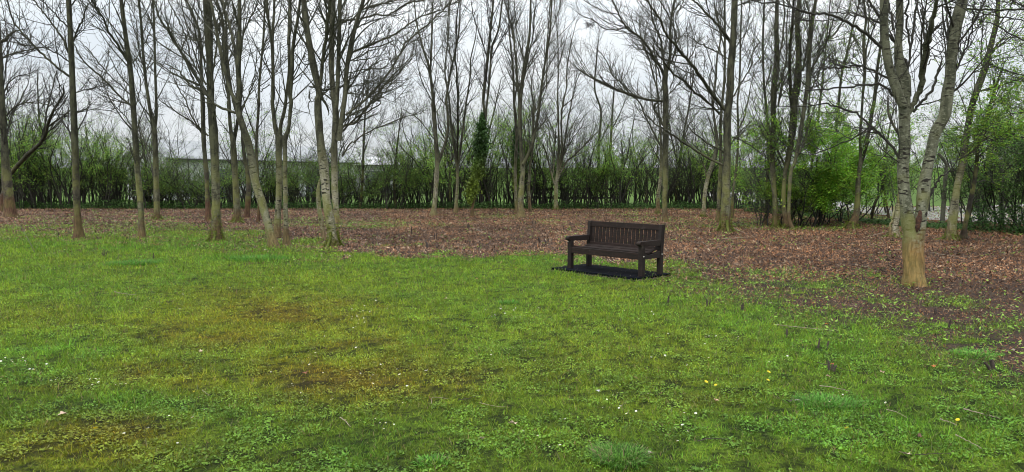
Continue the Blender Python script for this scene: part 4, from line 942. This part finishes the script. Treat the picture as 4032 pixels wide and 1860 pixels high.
bobj('front_rail', [((BL/2, -.012, .335), (BL-.083, .034, .112), .006)], W1, be)
bobj('lower_stretcher', [((BL/2, BD+.002, .32), (BL-.083, .034, .08), .006)], W1, be)
for k in range(5):
    u = (k+.5)/5; y_ = .022+u*(BD-.09); z_ = .402-.045*math.sin(u*math.pi)+.02*u
    tl = -.045*math.pi*math.cos(u*math.pi)/(BD-.07)
    bobj('seat_slat', [((BL/2, y_, z_), (BL-.088, .082, .022), .005, ('X', math.atan(tl)))], W1, be)
ra = math.atan(.045/(HB-.38))
def yb_(z): return BD+(z-.38)*.045/(HB-.38)
bobj('back_top_rail', [((BL/2, yb_(.79), .792), (BL-.076, .05, .10), .007, ('X', -ra))], W1, be)
bobj('back_bottom_rail', [((BL/2, yb_(.43), .435), (BL-.078, .05, .058), .006, ('X', -ra))], W1, be)
ns = 18
for k in range(ns):
    w = (BL-.085)/ns; xk = .0425+w*(k+.5)
    bobj('back_slat', [((xk, yb_(.60), .602), (w-.019, .02, .284), .004, ('X', -ra))], W1, be)
bm_white = plain('bolt_cap', (.55, .54, .5), (.72, .70, .66), 40, .4)
def bolt(p, parent):
    bm = bmesh.new(); bmesh.ops.create_uvsphere(bm, u_segments=10, v_segments=6, radius=.011)
    for v in bm.verts: v.co = Vector((v.co.x*.6, v.co.y, v.co.z))+Vector(p)
    me = bpy.data.meshes.new('bolt_cap'); bm.to_mesh(me); bm.free(); me.materials.append(bm_white); link('bolt_cap', me, parent)
bolt((BL+.045, 0, .335), be); bolt((BL+.042, BD, .345), be); bolt((-.02, -.044, HA-.10), be)
# slab
rngs = np.random.default_rng(3)
sb = empty('base_slab', (BO[0], BO[1], 0), 'black rubbery slab edged with soil lying under the park bench', 'slab', None, BA)
bm = bmesh.new(); box_bm(bm, (.71, .25, TS/2-.008), (1.98, .94, TS+.016), .006)
me = bpy.data.meshes.new('slab'); bm.to_mesh(me); bm.free()
ms, nt = newmat('slab_rubber'); t = NT(nt); tc = t.n('ShaderNodeTexCoord')
n1 = t.noise(tc.outputs['Object'], 9, 5); n2 = t.noise(tc.outputs['Object'], 120, 3)
cc = t.mix(t.ramp(n1, .4, .7), (.003, .0035, .006), (.009, .010, .015)); cc = t.mix(t.ramp(n2, .66, .72), cc, (.05, .045, .04))
bs = t.n('ShaderNodeBsdfPrincipled'); bs.inputs['Roughness'].default_value = .9; bs.inputs['Specular IOR Level'].default_value = .05; t.l(cc, bs.inputs['Base Color'])
bp = t.n('ShaderNodeBump'); bp.inputs['Strength'].default_value = .4; bp.inputs['Distance'].default_value = .004; t.l(n2, bp.inputs['Height']); t.l(bp.outputs[0], bs.inputs['Normal'])
o = t.n('ShaderNodeOutputMaterial'); t.l(bs.outputs[0], o.inputs[0]); me.materials.append(ms); link('slab', me, sb)
nn = 900; C = []
for k in range(nn):
    s_ = rngs.random()
    if s_ < .6: p = (rngs.uniform(-.3, 1.72), -.225-abs(rngs.normal(0, .025)))
    else: p = (1.705+abs(rngs.normal(0, .02)), rngs.uniform(-.24, .72))
    C.append([p[0], p[1], rngs.uniform(.003, .02)])
for k in range(45): C.append([rngs.uniform(-.25, 1.68), rngs.uniform(-.2, .7)**1.0, TS+.004+rngs.uniform(0, .006)])
nn += 45
V, Q = leaves(np.array(C), .024, rngs, .9, .6); c = np.array([[.16, .13, .10]])*rngs.uniform(.3, 1.5, (nn, 1))
q = link('loose_soil', mesh_np('loose_soil', V, Q, col=np.repeat(c, 4, 0), mats=[M_LITTER]), sb); q['kind'] = 'stuff'

# ---------- buildings beyond the hedge ----------
M_WALL = plain('shed_wall', (.50, .51, .51), (.56, .57, .57), 2, .8); M_ROOF = plain('shed_roof', (.26, .27, .28), (.33, .34, .35), 1.5, .6, (1, 1, 1)); M_GUT = plain('gutter', (.03, .03, .03), (.05, .05, .05), 3, .6)
M_ROOFW = plain('white_roof', (.42, .43, .44), (.5, .5, .5), 1, .5); M_DOOR = plain('roller_door', (.10, .12, .13), (.14, .16, .17), 1, .6, (1, 1, 20))
def shed(a, b, depth, hz, hr, label, roofm):
    a = np.array(a); b = np.array(b); u = (b-a)/np.linalg.norm(b-a); L = np.linalg.norm(b-a); rz = math.atan2(u[1], u[0])
    e = empty('long_shed', (a[0], a[1], 0), label, 'building', None, rz)
    def prism(name, pts, faces, mat, tri=None): link(name, mesh_np(name, pts, faces, tri, smooth=False, mats=[mat]), e)
    D = depth
    prism('wall', [(0, 0, 0), (L, 0, 0), (L, D, 0), (0, D, 0), (0, 0, hz), (L, 0, hz), (L, D, hz), (0, D, hz), (0, D/2, hr), (L, D/2, hr)], [(0, 1, 5, 4), (2, 3, 7, 6), (1, 2, 6, 5), (3, 0, 4, 7)], M_WALL, [(5, 6, 9), (7, 4, 8)])
    o_ = .35; t_ = .12; s = (hr-hz)/(D/2)
    prism('roof', [(-o_, -o_, hz-o_*s+.03), (L+o_, -o_, hz-o_*s+.03), (L+o_, D/2, hr+.03), (-o_, D/2, hr+.03), (-o_, D+o_, hz-o_*s+.03), (L+o_, D+o_, hz-o_*s+.03),
                   (-o_, -o_, hz-o_*s+.03+t_), (L+o_, -o_, hz-o_*s+.03+t_), (L+o_, D/2, hr+.03+t_), (-o_, D/2, hr+.03+t_), (-o_, D+o_, hz-o_*s+.03+t_), (L+o_, D+o_, hz-o_*s+.03+t_)],
          [(0, 3, 2, 1), (3, 4, 5, 2), (6, 7, 8, 9), (9, 8, 11, 10), (0, 1, 7, 6), (4, 10, 11, 5), (1, 2, 8, 7), (2, 5, 11, 8), (0, 6, 9, 3), (3, 9, 10, 4)], roofm)
    bobj('gutter', [((L/2, -o_-.07, hz-o_*s+.05), (L+.6, .1, .11), .02)], M_GUT, e)
    for k in range(2): bobj('door', [((L*(.25+.5*k), -.02, 1.2), (2.6, .06, 2.4), .01)], M_DOOR, e)
shed((-25.6, 57.0), (-15.4, 75.0), 5, 3.2, 4.5, 'long low grey shed with a pale roof behind the hedge, left of centre', M_ROOF)
shed((-20.5, 84), (-12.8, 84), 7, 3.05, 3.9, 'small white-roofed shed beyond the hedge right of the big multi-stemmed tree', M_ROOFW)

# ---------- posts and fence ----------
M_CONC = plain('mossy_concrete', (.07, .072, .05), (.15, .15, .11), 14, .95, bump=.6); M_FW = plain('weathered_fence_wood', (.05, .05, .04), (.10, .10, .08), 10, .9, (1, 1, .2))
def cpost(spec, label):
    P0 = path(spec); b = gnd(P0[0][0], P0[0][1]); e = empty('cranked_post', b, label, 'fence post', 'cranked concrete fence posts')
    C = np.array([at(a, c_, b[1]) for a, c_, w in P0]); C[0, 2] = -.05
    R = np.array([w*.62*b[1]/F for _, _, w in P0]); tb = Tubes(); tb.add(C, R, 4); tb.obj('post', M_CONC, e, b)
cpost('P 690 700 19 700 560 18 712 400 16 722 268 15 690 222 13 662 192 11', 'dark mossy cranked post between the big silver trunk and the tan leaning trunk')
cpost('P 1120 700 20 1118 500 19 1114 270 17 1080 215 14 1046 190 12', 'dark mossy cranked post half swallowed by the bushes at the right edge')
fe = empty('rail_fence', ((2050-CX)/F*43.2, 43.2, 0), 'weathered timber post and rail fence glimpsed inside the hedge behind the bench', 'fence')
b0 = np.array([(2050-CX)/F*43.2, 43.2, 0])
for px_ in (2050, 2125, 2235, 2345, 2440):
    p = np.array([(px_-CX)/F*43.2, 43.2, 0])-b0; bobj('post', [((p[0], 0, .72), (.14, .12, 1.55), .01)], M_FW, fe)
for z_ in (.55, 1.05): bobj('rail', [((2.75, .09, z_), (5.9, .05, .1), .008)], M_FW, fe)
pf = gnd(2712, 800); pe = empty('marker_post', pf, 'small dark post with a wider top, in the greenery between two slim trunks', 'post')
bobj('post', [((0, 0, .7), (.09, .09, 1.45), .01)], M_GUT, pe); bobj('post_top', [((0, 0, 1.56), (.3, .3, .26), .04)], M_GUT, pe)

# ---------- flowers, fallen leaves, sticks, stubs ----------
M_W = plain('petal_white', (.72, .72, .74), (.85, .85, .86), 50, .6); M_Y = plain('petal_yellow', (.80, .60, .015), (.86, .70, .03), 50, .6)
def daisy_mesh(r, n, cup=.25):
    V = []; Q = []
    for k in range(n):
        a = k*6.2832/n; w = 3.0/n
        for rr, aa, z in ((.25*r, a-w*.5, .0), (.25*r, a+w*.5, 0), (r, a+w*.7, cup*r), (r, a-w*.7, cup*r)): V.append((rr*math.cos(aa), rr*math.sin(aa), z))
        Q.append((4*k, 4*k+1, 4*k+2, 4*k+3))
    return V, Q
def centre_mesh(r, h):
    bm = bmesh.new(); bmesh.ops.create_uvsphere(bm, u_segments=8, v_segments=5, radius=r)
    for v in bm.verts: v.co.z = v.co.z*h/r
    return bm
def stalk(h):
    tb = Tubes(); tb.add(np.array([[0, 0, -h], [.002, .001, -h*.5], [0, 0, 0]]), np.array([.0012, .0012, .0012]), 3); return tb
M_STALK = plain('stalk_green', (.06, .11, .02), (.09, .15, .03), 20, .7)
V, Q = daisy_mesh(.013, 9); ME_P = mesh_np('petals', V, Q, smooth=False, mats=[M_W])
bm = centre_mesh(.0045, .003); ME_C = bpy.data.meshes.new('flower_centre'); bm.to_mesh(ME_C); bm.free(); ME_C.materials.append(M_Y)
s_ = stalk(.035); ME_S = mesh_np('stalk', np.concatenate(s_.V), np.concatenate(s_.Q), mats=[M_STALK])
rd_ = np.random.default_rng(12)
cl = [(60, 1440, 60, 14, 10), (150, 1475, 60, 20, 6), (230, 1510, 40, 10, 4), (380, 1520, 40, 12, 7), (480, 1530, 30, 10, 4), (1430, 1255, 70, 30, 22), (2050, 1240, 70, 30, 14), (1950, 1250, 60, 30, 8), (1250, 1530, 160, 60, 12), (1350, 1390, 200, 60, 10), (1450, 1690, 80, 15, 8), (1560, 1500, 160, 60, 9),
      (2020, 1410, 130, 40, 10), (2550, 1260, 60, 20, 6), (2800, 1330, 120, 20, 12), (3100, 1430, 60, 20, 5), (2430, 1590, 60, 50, 10), (2700, 1680, 120, 50, 6), (2900, 1460, 200, 60, 8), (3300, 1590, 120, 40, 5), (700, 1640, 200, 80, 7), (1000, 1150, 200, 30, 7), (1500, 1150, 300, 40, 7), (650, 1165, 200, 20, 5), (2150, 1700, 200, 60, 4), (2170, 1790, 60, 10, 2)]
for cx, cy, sx, sy, n in cl:
    for _ in range(n):
        p = gnd(cx+rd_.normal(0, sx*.7), cy+rd_.normal(0, sy*.7)); p[2] = .038
        s = rd_.uniform(.4, .8)
        e = empty('daisy', p, 'small white daisy in the short lawn grass', 'flower', 'daisies dotted over the lawn', rd_.uniform(0, 6)); e.scale = (s, s, s)
        e.rotation_euler = (rd_.normal(.25, .25), rd_.normal(0, .25), rd_.uniform(0, 6))
        link('petals', ME_P, e); link('flower_centre', ME_C, e); link('stalk', ME_S, e)
V = []; Q = []
for k, (rr, z) in enumerate(((.021, 0), (.016, .005), (.010, .008))):
    v, q_ = daisy_mesh(rr, 13, .2); b_ = len(V); V += [(a, b, c+z) for a, b, c in v]; Q += [tuple(i+b_ for i in f) for f in q_]
ME_D = mesh_np('petals', V, Q, smooth=False, mats=[M_Y])
s_ = stalk(.06); ME_S2 = mesh_np('stalk', np.concatenate(s_.V), np.concatenate(s_.Q), mats=[M_STALK])
for px_, py_, s, lab in [(376, 1718, 1.25, 'brightest yellow dandelion, alone near the lower left corner'), (3334, 1716, 1.25, 'large yellow dandelion low in the right part of the lawn'), (2780, 1528, 1, 'yellow dandelion, left one of a loose cluster below the bench'),
                       (2818, 1541, .8, 'tiny yellow dandelion just right of the left one in the loose cluster'), (2983, 1487, .9, 'pale yellow dandelion, left of the two upper ones in the cluster'), (3026, 1488, 1, 'yellow dandelion, right of the two upper ones in the cluster'),
                       (3023, 1521, .9, 'yellow dandelion below the two upper ones of the cluster'), (3770, 1682, .9, 'orange-yellow dandelion beside a stick near the right edge'), (765, 1568, .7, 'dull little yellow dandelion in the left lawn beside a bent stick')]:
    p = gnd(px_, py_); p[2] = .05
    e = empty('dandelion', p, lab, 'flower', 'dandelions in the lawn'); s *= .75; e.scale = (s, s, s); e.rotation_euler = (.45, .1, rd_.uniform(0, 6)); link('petals', ME_D, e); link('stalk', ME_S2, e)
def fallen_leaf(px_, py_, size, col, lab, seed):
    r = np.random.default_rng(seed); p = gnd(px_, py_); p[2] = .03
    n = 14; a = np.linspace(0, 6.2832, n, endpoint=False); rr = size*.5*(.62+.38*np.cos(a*5)*.6+r.normal(0, .06, n))*(1+.35*np.cos(a))
    top = [[rr[k]*math.cos(a[k]), rr[k]*math.sin(a[k])*.8, .25*rr[k]*math.sin(a[k]*2+seed)+.012*(r.random())] for k in range(n)]
    V = [[0, 0, .004]]+top+[[0, 0, .0025]]+[[x_, y_, z_-.0015] for x_, y_, z_ in top]
    T = []
    for k in range(n):
        k2 = (k+1) % n; T.append((0, 1+k, 1+k2)); T.append((n+1, n+2+k2, n+2+k)); T.append((1+k, n+2+k, n+2+k2)); T.append((1+k, n+2+k2, 1+k2))
    m = plain('dead_leaf', tuple(c*.7 for c in col), col, 60, .8)
    o = link('fallen_leaf', mesh_np('fallen_leaf', V, None, T, smooth=False, mats=[m]), None, p); o.rotation_euler = (r.normal(.15, .2), r.normal(0, .2), r.uniform(0, 6)); tag(o, lab, 'leaf', 'single fallen leaves on the lawn')
for i, (a, b, s, c_, lab) in enumerate([(252, 1646, .085, (.55, .40, .30), 'pale pinkish curled dead leaf in the lower left lawn above the bright dandelion'), (2026, 1684, .085, (.60, .45, .34), 'pale star-shaped dead leaf in the bottom centre of the lawn'), (3572, 1808, .085, (.6, .46, .36), 'pale dead leaf beside a stick at the lower right'),
     (1206, 1480, .07, (.30, .12, .07), 'reddish dead leaf on the brown mossy patch'), (790, 1398, .06, (.5, .38, .25), 'small tan dead leaf in the left lawn'), (2818, 1592, .065, (.5, .32, .2), 'tan dead leaf right of centre, below the dandelion cluster'), (1757, 1185, .07, (.55, .42, .28), 'cream dead leaf on the mown lawn left of the bench, upper part'),
     (1680, 1475, .05, (.5, .45, .42), 'greyish dead leaf in the middle of the lawn'), (3255, 1287, .06, (.50, .13, .03), 'bright orange dead leaf on the green fringe left of the big silver trunk foot'), (3675, 1455, .06, (.45, .16, .05), 'orange-brown dead leaf in the weeds at right'), (3275, 1448, .05, (.4, .12, .04), 'rust-coloured leaf lower down below the bright orange one'),
     (3107, 1597, .07, (.07, .05, .045), 'dark curled dead leaf right of the tan one'), (3136, 1593, .05, (.5, .45, .4), 'small pale leaf touching the dark curled leaf'), (3985, 1392, .11, (.5, .38, .32), 'large pinkish leaf near the right edge'), (2357, 1556, .05, (.6, .58, .58), 'small whitish leaf in the central lawn'), (3620, 1738, .05, (.14, .07, .05), 'dark brown leaf near the large right-hand dandelion'),
     (3258, 1495, .06, (.5, .33, .25), 'pinkish leaf in the middle of the right-hand lawn'), (3475, 1480, .06, (.45, .3, .22), 'brown leaf among weeds at right, between two sticks'), (3035, 1203, .06, (.5, .42, .36), 'pale leaf on the weedy fringe right of the slab'), (1880, 1105, .05, (.5, .3, .12), 'orange-tan leaf at the lawn edge left of the bench'), (2560, 1805, .06, (.45, .36, .32), 'greyish-pink leaf beside the big dark grass tuft'), (1900, 1745, .05, (.42, .30, .24), 'brown leaf on the bare scrape at the bottom')]):
    fallen_leaf(a, b, s, c_, lab, i+5)
M_STICK = plain('stick_tan', (.20, .15, .10), (.34, .28, .21), 40, .8); M_STICKD = plain('stick_dark', (.03, .022, .018), (.07, .05, .04), 40, .85)
def stick(pts, r, lab, mat=None, z=None):
    q = [gnd(a, b) for a, b in pts]; rr = np.random.default_rng(int(pts[0][0]))
    for k, p in enumerate(q): p[2] = (.025+rr.uniform(0, .015)) if z is None else z[k]
    C = catmull(q, 5); C = C+rr.normal(0, r*.4, C.shape); tb = Tubes(); r = r*.7; tb.add(C, np.linspace(r, r*.5, len(C)), 6)
    b = C[0]; o = link('fallen_stick', mesh_np('fallen_stick', np.concatenate(tb.V)-b, np.concatenate(tb.Q), mats=[mat or M_STICK]), None, b); tag(o, lab, 'stick', 'sticks lying on the ground')
for pts, r, lab, m_ in [([(1699, 1605), (1706, 1584), (1770, 1587)], .003, 'thin pale bent twig in the lower middle of the lawn', None), ([(1805, 1592), (1845, 1585), (1885, 1570)], .004, 'dark slender twig right of the pale bent twig', M_STICKD), ([(1890, 1600), (1940, 1612), (1990, 1622)], .003, 'thin straw lying below the dark slender twig', None),
     ([(798, 1550), (806, 1562), (825, 1573)], .004, 'short pale hooked stick in the left lawn', None), ([(1340, 1661), (1362, 1682), (1380, 1697)], .005, 'short pale stick slanting in the lower middle-left lawn', None), ([(3046, 1292), (3150, 1300), (3276, 1314)], .006, 'long brown stick on the weedy fringe left of the big silver trunk foot', None),
     ([(3225, 1538), (3290, 1548), (3345, 1556)], .005, 'brown stick just above the dark grass patch at right', None), ([(3490, 1628), (3530, 1640), (3572, 1660)], .004, 'thin stick right of the dark grass patch', None), ([(3795, 1628), (3870, 1645), (3937, 1670)], .006, 'tan stick near the right edge, upper of three', None),
     ([(3763, 1733), (3805, 1755), (3862, 1788)], .006, 'tan stick near the right edge, lowest of three', None), ([(3700, 1672), (3735, 1683), (3765, 1692)], .006, 'pale stick touching the orange-yellow dandelion', None), ([(2745, 1753), (2810, 1750), (2873, 1747)], .005, 'dark stick lying level in the lower lawn, right of the big grass tuft', M_STICKD),
     ([(3600, 1808), (3670, 1808), (3743, 1806)], .004, 'thin dark stick right of the pale dead leaf at lower right', M_STICKD), ([(3220, 1440), (3320, 1465), (3420, 1493)], .005, 'dark twig slanting through the weeds at right', M_STICKD), ([(1860, 905), (1905, 918), (1950, 931)], .016, 'whitish branch lying in the litter left of the bench', None),
     ([(2795, 948), (2870, 944), (2950, 938)], .016, 'long pale branch lying in the litter in front of the broad trunk', None), ([(2893, 905), (2915, 915), (2942, 926)], .018, 'short whitish branch by the foot of the broad trunk', None), ([(735, 911), (780, 908), (832, 911)], .022, 'dark branch lying left of the thick mossy trunk', M_STICKD),
     ([(3425, 935), (3490, 918), (3560, 905)], .014, 'pale branch lying left of the stocky pale trunk', None), ([(3665, 1002), (3720, 1010), (3800, 1022)], .012, 'tan branch in the litter right of the big silver trunk', None), ([(1240, 990), (1290, 1000), (1345, 993)], .014, 'dark branch across the foot of the big multi-stemmed tree', M_STICKD),
     ([(1560, 985), (1580, 1000), (1625, 1003)], .014, 'dark-ended broken branch at the lawn edge, mid-left', M_STICKD), ([(450, 1158), (490, 1165), (535, 1172)], .006, 'thin pale straw on the far left lawn', None), ([(1925, 1070), (1975, 1065), (2020, 1068)], .006, 'thin twig on the lawn left of the slab', M_STICKD)]:
    stick(pts, r, lab, m_)
stick([(138, 995), (115, 968), (84, 928)], .012, 'dark stick propped up out of the grass at far left', M_STICKD, [.0, .12, .3])
stick([(3985, 920), (3992, 905), (4008, 885)], .012, 'pale upright stick below the dark bush at the right edge', None, [0, .35, .8])
# stubs of cut stems
def stub(px_, py_, h, r, lab, seed):
    rr = np.random.default_rng(seed); b = gnd(px_, py_); tb = Tubes()
    for k in range(rr.integers(1, 4)):
        o_ = rr.normal(0, r*1.2, 2); hh = h*rr.uniform(.6, 1.1)
        C = np.array([[o_[0], o_[1], -.02], [o_[0]*1.4, o_[1]*1.4, hh*.5], [o_[0]*2, o_[1]*2, hh]])+b; C = catmull(C, 3); tb.add(C, np.linspace(r*1.2, r*.7, len(C)), 6)
        V = C[-1]; tb.add(np.array([V, V+[0, 0, .004]]), np.array([r*.7, .0005]), 6)
    o = link('cut_stem', mesh_np('cut_stem', np.concatenate(tb.V)-b, np.concatenate(tb.Q), mats=[M_STICKD]), None, b); tag(o, lab, 'stump', 'cut stems standing in the litter')
for i, (a, b, h, r, lab) in enumerate([(2132, 956, .16, .03, 'dark cut stump left of the bench arm, larger of the pair'), (2156, 958, .11, .025, 'dark cut stump left of the bench arm, smaller of the pair'), (1690, 978, .15, .03, 'clump of dark cut stems at the litter edge, mid-left'), (2105, 884, .14, .02, 'brown cut stem in the litter behind and left of the bench'), (1845, 900, .16, .018, 'slender dark cut stem in the litter below the ivy tree'),
     (1620, 925, .25, .01, 'pale thin upright stalk in the litter at mid-left'), (1715, 945, .22, .012, 'upright dead stalk right of the pale thin stalk'), (3730, 1290, .16, .012, 'dark cut stem on the weedy slope right of the big silver trunk foot'), (3215, 1372, .1, .010, 'dark upright stub in the weeds right of centre, left of the pair'), (3250, 1375, .09, .010, 'dark upright stub in the weeds right of centre, right of the pair'), (3270, 1462, .08, .012, 'dark stub beside the rust-coloured leaf'),
     (2925, 1222, .1, .012, 'dark stub on the fringe below and right of the slab'), (2630, 1190, .08, .012, 'small dark stub just below the slab corner'), (2790, 1206, .09, .010, 'tiny dark stub right of the slab'), (3400, 1108, .12, .012, 'dark cut stem left of the big silver trunk foot'), (3925, 1460, .1, .016, 'dark stump among weeds near the right edge'), (3100, 1330, .09, .010, 'dark stub in the middle of the right-hand weeds'),
     (955, 958, .28, .008, 'thin dead stalk between the thick mossy trunk and the leaning trunk'), (535, 985, .18, .009, 'dark dead stalk in the grass below the slim pale tree'), (410, 1010, .14, .012, 'pair of dark stalks in the grass at left'), (605, 1022, .12, .010, 'short dark stalk left of the fresh green strip'), (230, 940, .16, .012, 'dead stalk left of the straight dark tree'), (3690, 1240, .1, .014, 'dark stump at the edge of the green fringe right of the silver trunk')]):
    stub(a, b, h, r, lab, 40+i)
# grass tufts
def tuft(px_, py_, rad, h, n, lab, seed, tone=(.09, .21, .028)):
    r = np.random.default_rng(seed); b = gnd(px_, py_); a = r.uniform(0, 6.28, n); q = rad*np.sqrt(r.random(n))*(.45+1.3*fbm(np.cos(a)*1.5+seed, np.sin(a)*1.5, seed, 2))+np.abs(r.normal(0, rad*.12, n)); el = r.uniform(.2, .95, n)
    S = np.stack([np.cos(a)*q, np.sin(a)*q*.8, np.zeros(n)], 1); dirv = np.stack([np.cos(a)*el, np.sin(a)*el, np.ones(n)*.8], 1)+r.normal(0, .25, (n, 3)); dirv[:, 2] = np.abs(dirv[:, 2]); dirv = nrm(dirv)
    L = h*r.uniform(.6, 1.3, n); w = np.cross(dirv, np.array([0, 0, 1.])); w = nrm(w+r.normal(0, .2, w.shape))*.0022
    p0 = S; p1 = S+dirv*L[:, None]*.5; p2 = p1+nrm(dirv*[1, 1, .45])*L[:, None]*.3; p3 = p2+nrm(dirv*[1, 1, -.2])*L[:, None]*.22
    V = np.stack([p0-w, p0+w, p1+w, p1-w, p2+w*.7, p2-w*.7, p3], 1).reshape(-1, 3); k = np.arange(n)*7
    Q = np.concatenate([np.stack([k, k+1, k+2, k+3], 1), np.stack([k+3, k+2, k+4, k+5], 1)]); T = np.stack([k+5, k+4, k+6], 1)
    c = np.array([tone])*r.uniform(.35, 1.7, (n, 1)); dr = r.random(n) < .12; c[dr] = np.array([.24, .21, .10])
    o = link('grass_tuft', mesh_np('grass_tuft', V, Q, T, col=np.repeat(c, 7, 0), mats=[M_GRASS]), None, b); tag(o, lab, 'grass tuft', 'dark tufts of longer grass')
tuft(2450, 1815, .15, .085, 1500, 'large dark green grass tuft at the bottom, right of centre', 1)
tuft(3255, 1588, .2, .05, 1300, 'wide bright green grass tuft on the right-hand lawn', 2, (.10, .26, .035))
tuft(1700, 1822, .09, .045, 320, 'small bright grass tuft at the bottom, left of centre', 3, (.11, .27, .035))
tuft(3830, 1400, .18, .05, 900, 'bright grass tuft in the weeds near the right edge', 4, (.11, .30, .035))
tuft(1005, 1024, .5, .10, 2200, 'dark lush grass tuft in front of the leaning trunk', 5, (.08, .25, .03))
tuft(540, 1040, .5, .09, 1600, 'dark lush grass tuft on the left lawn edge', 6, (.08, .24, .03))
tuft(2000, 1195, .12, .05, 500, 'small dark grass tuft among daisies left of the slab', 7, (.09, .26, .03))

for nm in ('big silver-barked',):
    t31 = [o_ for o_ in COL.objects if str(o_.get('label', '')).startswith(nm)][0]
    d31 = t31.location.y
    bm = bmesh.new(); bmesh.ops.create_icosphere(bm, subdivisions=3, radius=1)
    rr = np.random.default_rng(2); c0 = at(3617, 872, d31-.115)-np.array(t31.location)
    for v in bm.verts:
        k_ = 1+.25*math.sin(v.co.z*9)+.12*math.sin(v.co.x*7+v.co.z*4)
        v.co = Vector((v.co.x*.042*k_+.02*v.co.z, v.co.y*.035, v.co.z*.17))+Vector(c0)
    me = bpy.data.meshes.new('bark_wound'); bm.to_mesh(me); bm.free(); me.materials.append(plain('wound', (.012, .008, .006), (.10, .04, .018), 30, .9, bump=1.0, dist=.02)); link('bark_wound', me, t31)
# ---------- birds' nest in the tree left of the grey bench tree ----------
nb = at(2324, 96, 21.0); r = np.random.default_rng(8); n = 110; a = r.uniform(0, 6.28, n); b_ = r.normal(0, .5, n)
S = np.stack([np.cos(a)*.09, np.sin(a)*.09, b_*.07], 1); D = np.stack([-np.sin(a), np.cos(a), r.normal(0, .4, n)], 1)+r.normal(0, .3, (n, 3)); P, R = grow(S, D, r.uniform(.08, .2, n), np.full(n, .004), 4, 0, .3, r); tb = Tubes(); tb.add(P, R, 3)
o = link('twig_nest', mesh_np('twig_nest', np.concatenate(tb.V), np.concatenate(tb.Q), mats=[M_TWIG]), None, nb); tag(o, 'small dark ball of twigs caught high in the branches left of the bench', 'nest')

# ---------- camera, light, sky ----------
cam = bpy.data.cameras.new('camera'); co = bpy.data.objects.new('camera', cam); COL.objects.link(co)
co.location = (0, 0, H); co.rotation_euler = (math.pi/2-TH, 0, 0)
cam.sensor_width = 36; cam.lens = F/4032*36; cam.clip_end = 3000; cam.clip_start = .05
sc.camera = co
SEL, SAZ = math.radians(52), math.radians(205)
sun = bpy.data.lights.new('sun', 'SUN'); sun.energy = SUN_E; sun.angle = math.radians(12); sun.color = (1, .97, .92)
so = bpy.data.objects.new('sun', sun); COL.objects.link(so)
dv = Vector((math.sin(SAZ)*math.cos(SEL), math.cos(SAZ)*math.cos(SEL), math.sin(SEL)))
so.rotation_euler = dv.to_track_quat('Z', 'Y').to_euler()
w = bpy.data.worlds.new('World'); sc.world = w; w.use_nodes = True; nt = w.node_tree; nt.nodes.clear(); t = NT(nt)
sky = t.n('ShaderNodeTexSky', sky_type='NISHITA'); sky.sun_disc = False; sky.sun_elevation = SEL; sky.sun_rotation = SAZ; sky.dust_density = 3
tc = t.n('ShaderNodeTexCoord'); sx = t.n('ShaderNodeSeparateXYZ'); t.l(tc.outputs['Generated'], sx.inputs[0])
hs = t.n('ShaderNodeHueSaturation'); hs.inputs['Saturation'].default_value = .6; t.l(sky.outputs[0], hs.inputs['Color'])
cn = t.noise(t.mapping(tc.outputs['Generated'], (2.2, 2.2, 6.5)), 1.6, 6, .55); cn2 = t.noise(t.mapping(tc.outputs['Generated'], (1, 1, 3.0)), 2.6, 4, .5)
cl_ = t.mix(t.ramp(cn, .34, .66), (6.1, 6.6, 7.05), (7.1, 7.35, 7.5))
zz = t.math('MAXIMUM', sx.outputs[2], 0.0); grad = t.math('ADD', .95, t.math('MULTIPLY', zz, CIE))
gv = t.n('ShaderNodeVectorMath', operation='SCALE'); t.l(cl_, gv.inputs[0]); t.l(grad, gv.inputs['Scale'])
mixc = t.mix(t.math('ADD', .84, t.math('MULTIPLY', t.ramp(cn2, .4, .7), .14)), hs.outputs[0], gv.outputs[0])
bg = t.n('ShaderNodeBackground'); bg.inputs[1].default_value = SKY_S; t.l(mixc, bg.inputs[0])
o = t.n('ShaderNodeOutputWorld'); t.l(bg.outputs[0], o.inputs[0])
sc.view_settings.view_transform = 'Standard'; sc.view_settings.look = 'None'; sc.view_settings.gamma = 1; sc.view_settings.exposure = EXPO
sc.render.engine = 'CYCLES'; sc.cycles.filter_width = 1.0
sc.cycles.max_bounces = 5; sc.cycles.diffuse_bounces = 3; sc.cycles.transmission_bounces = 3; sc.cycles.transparent_max_bounces = 4
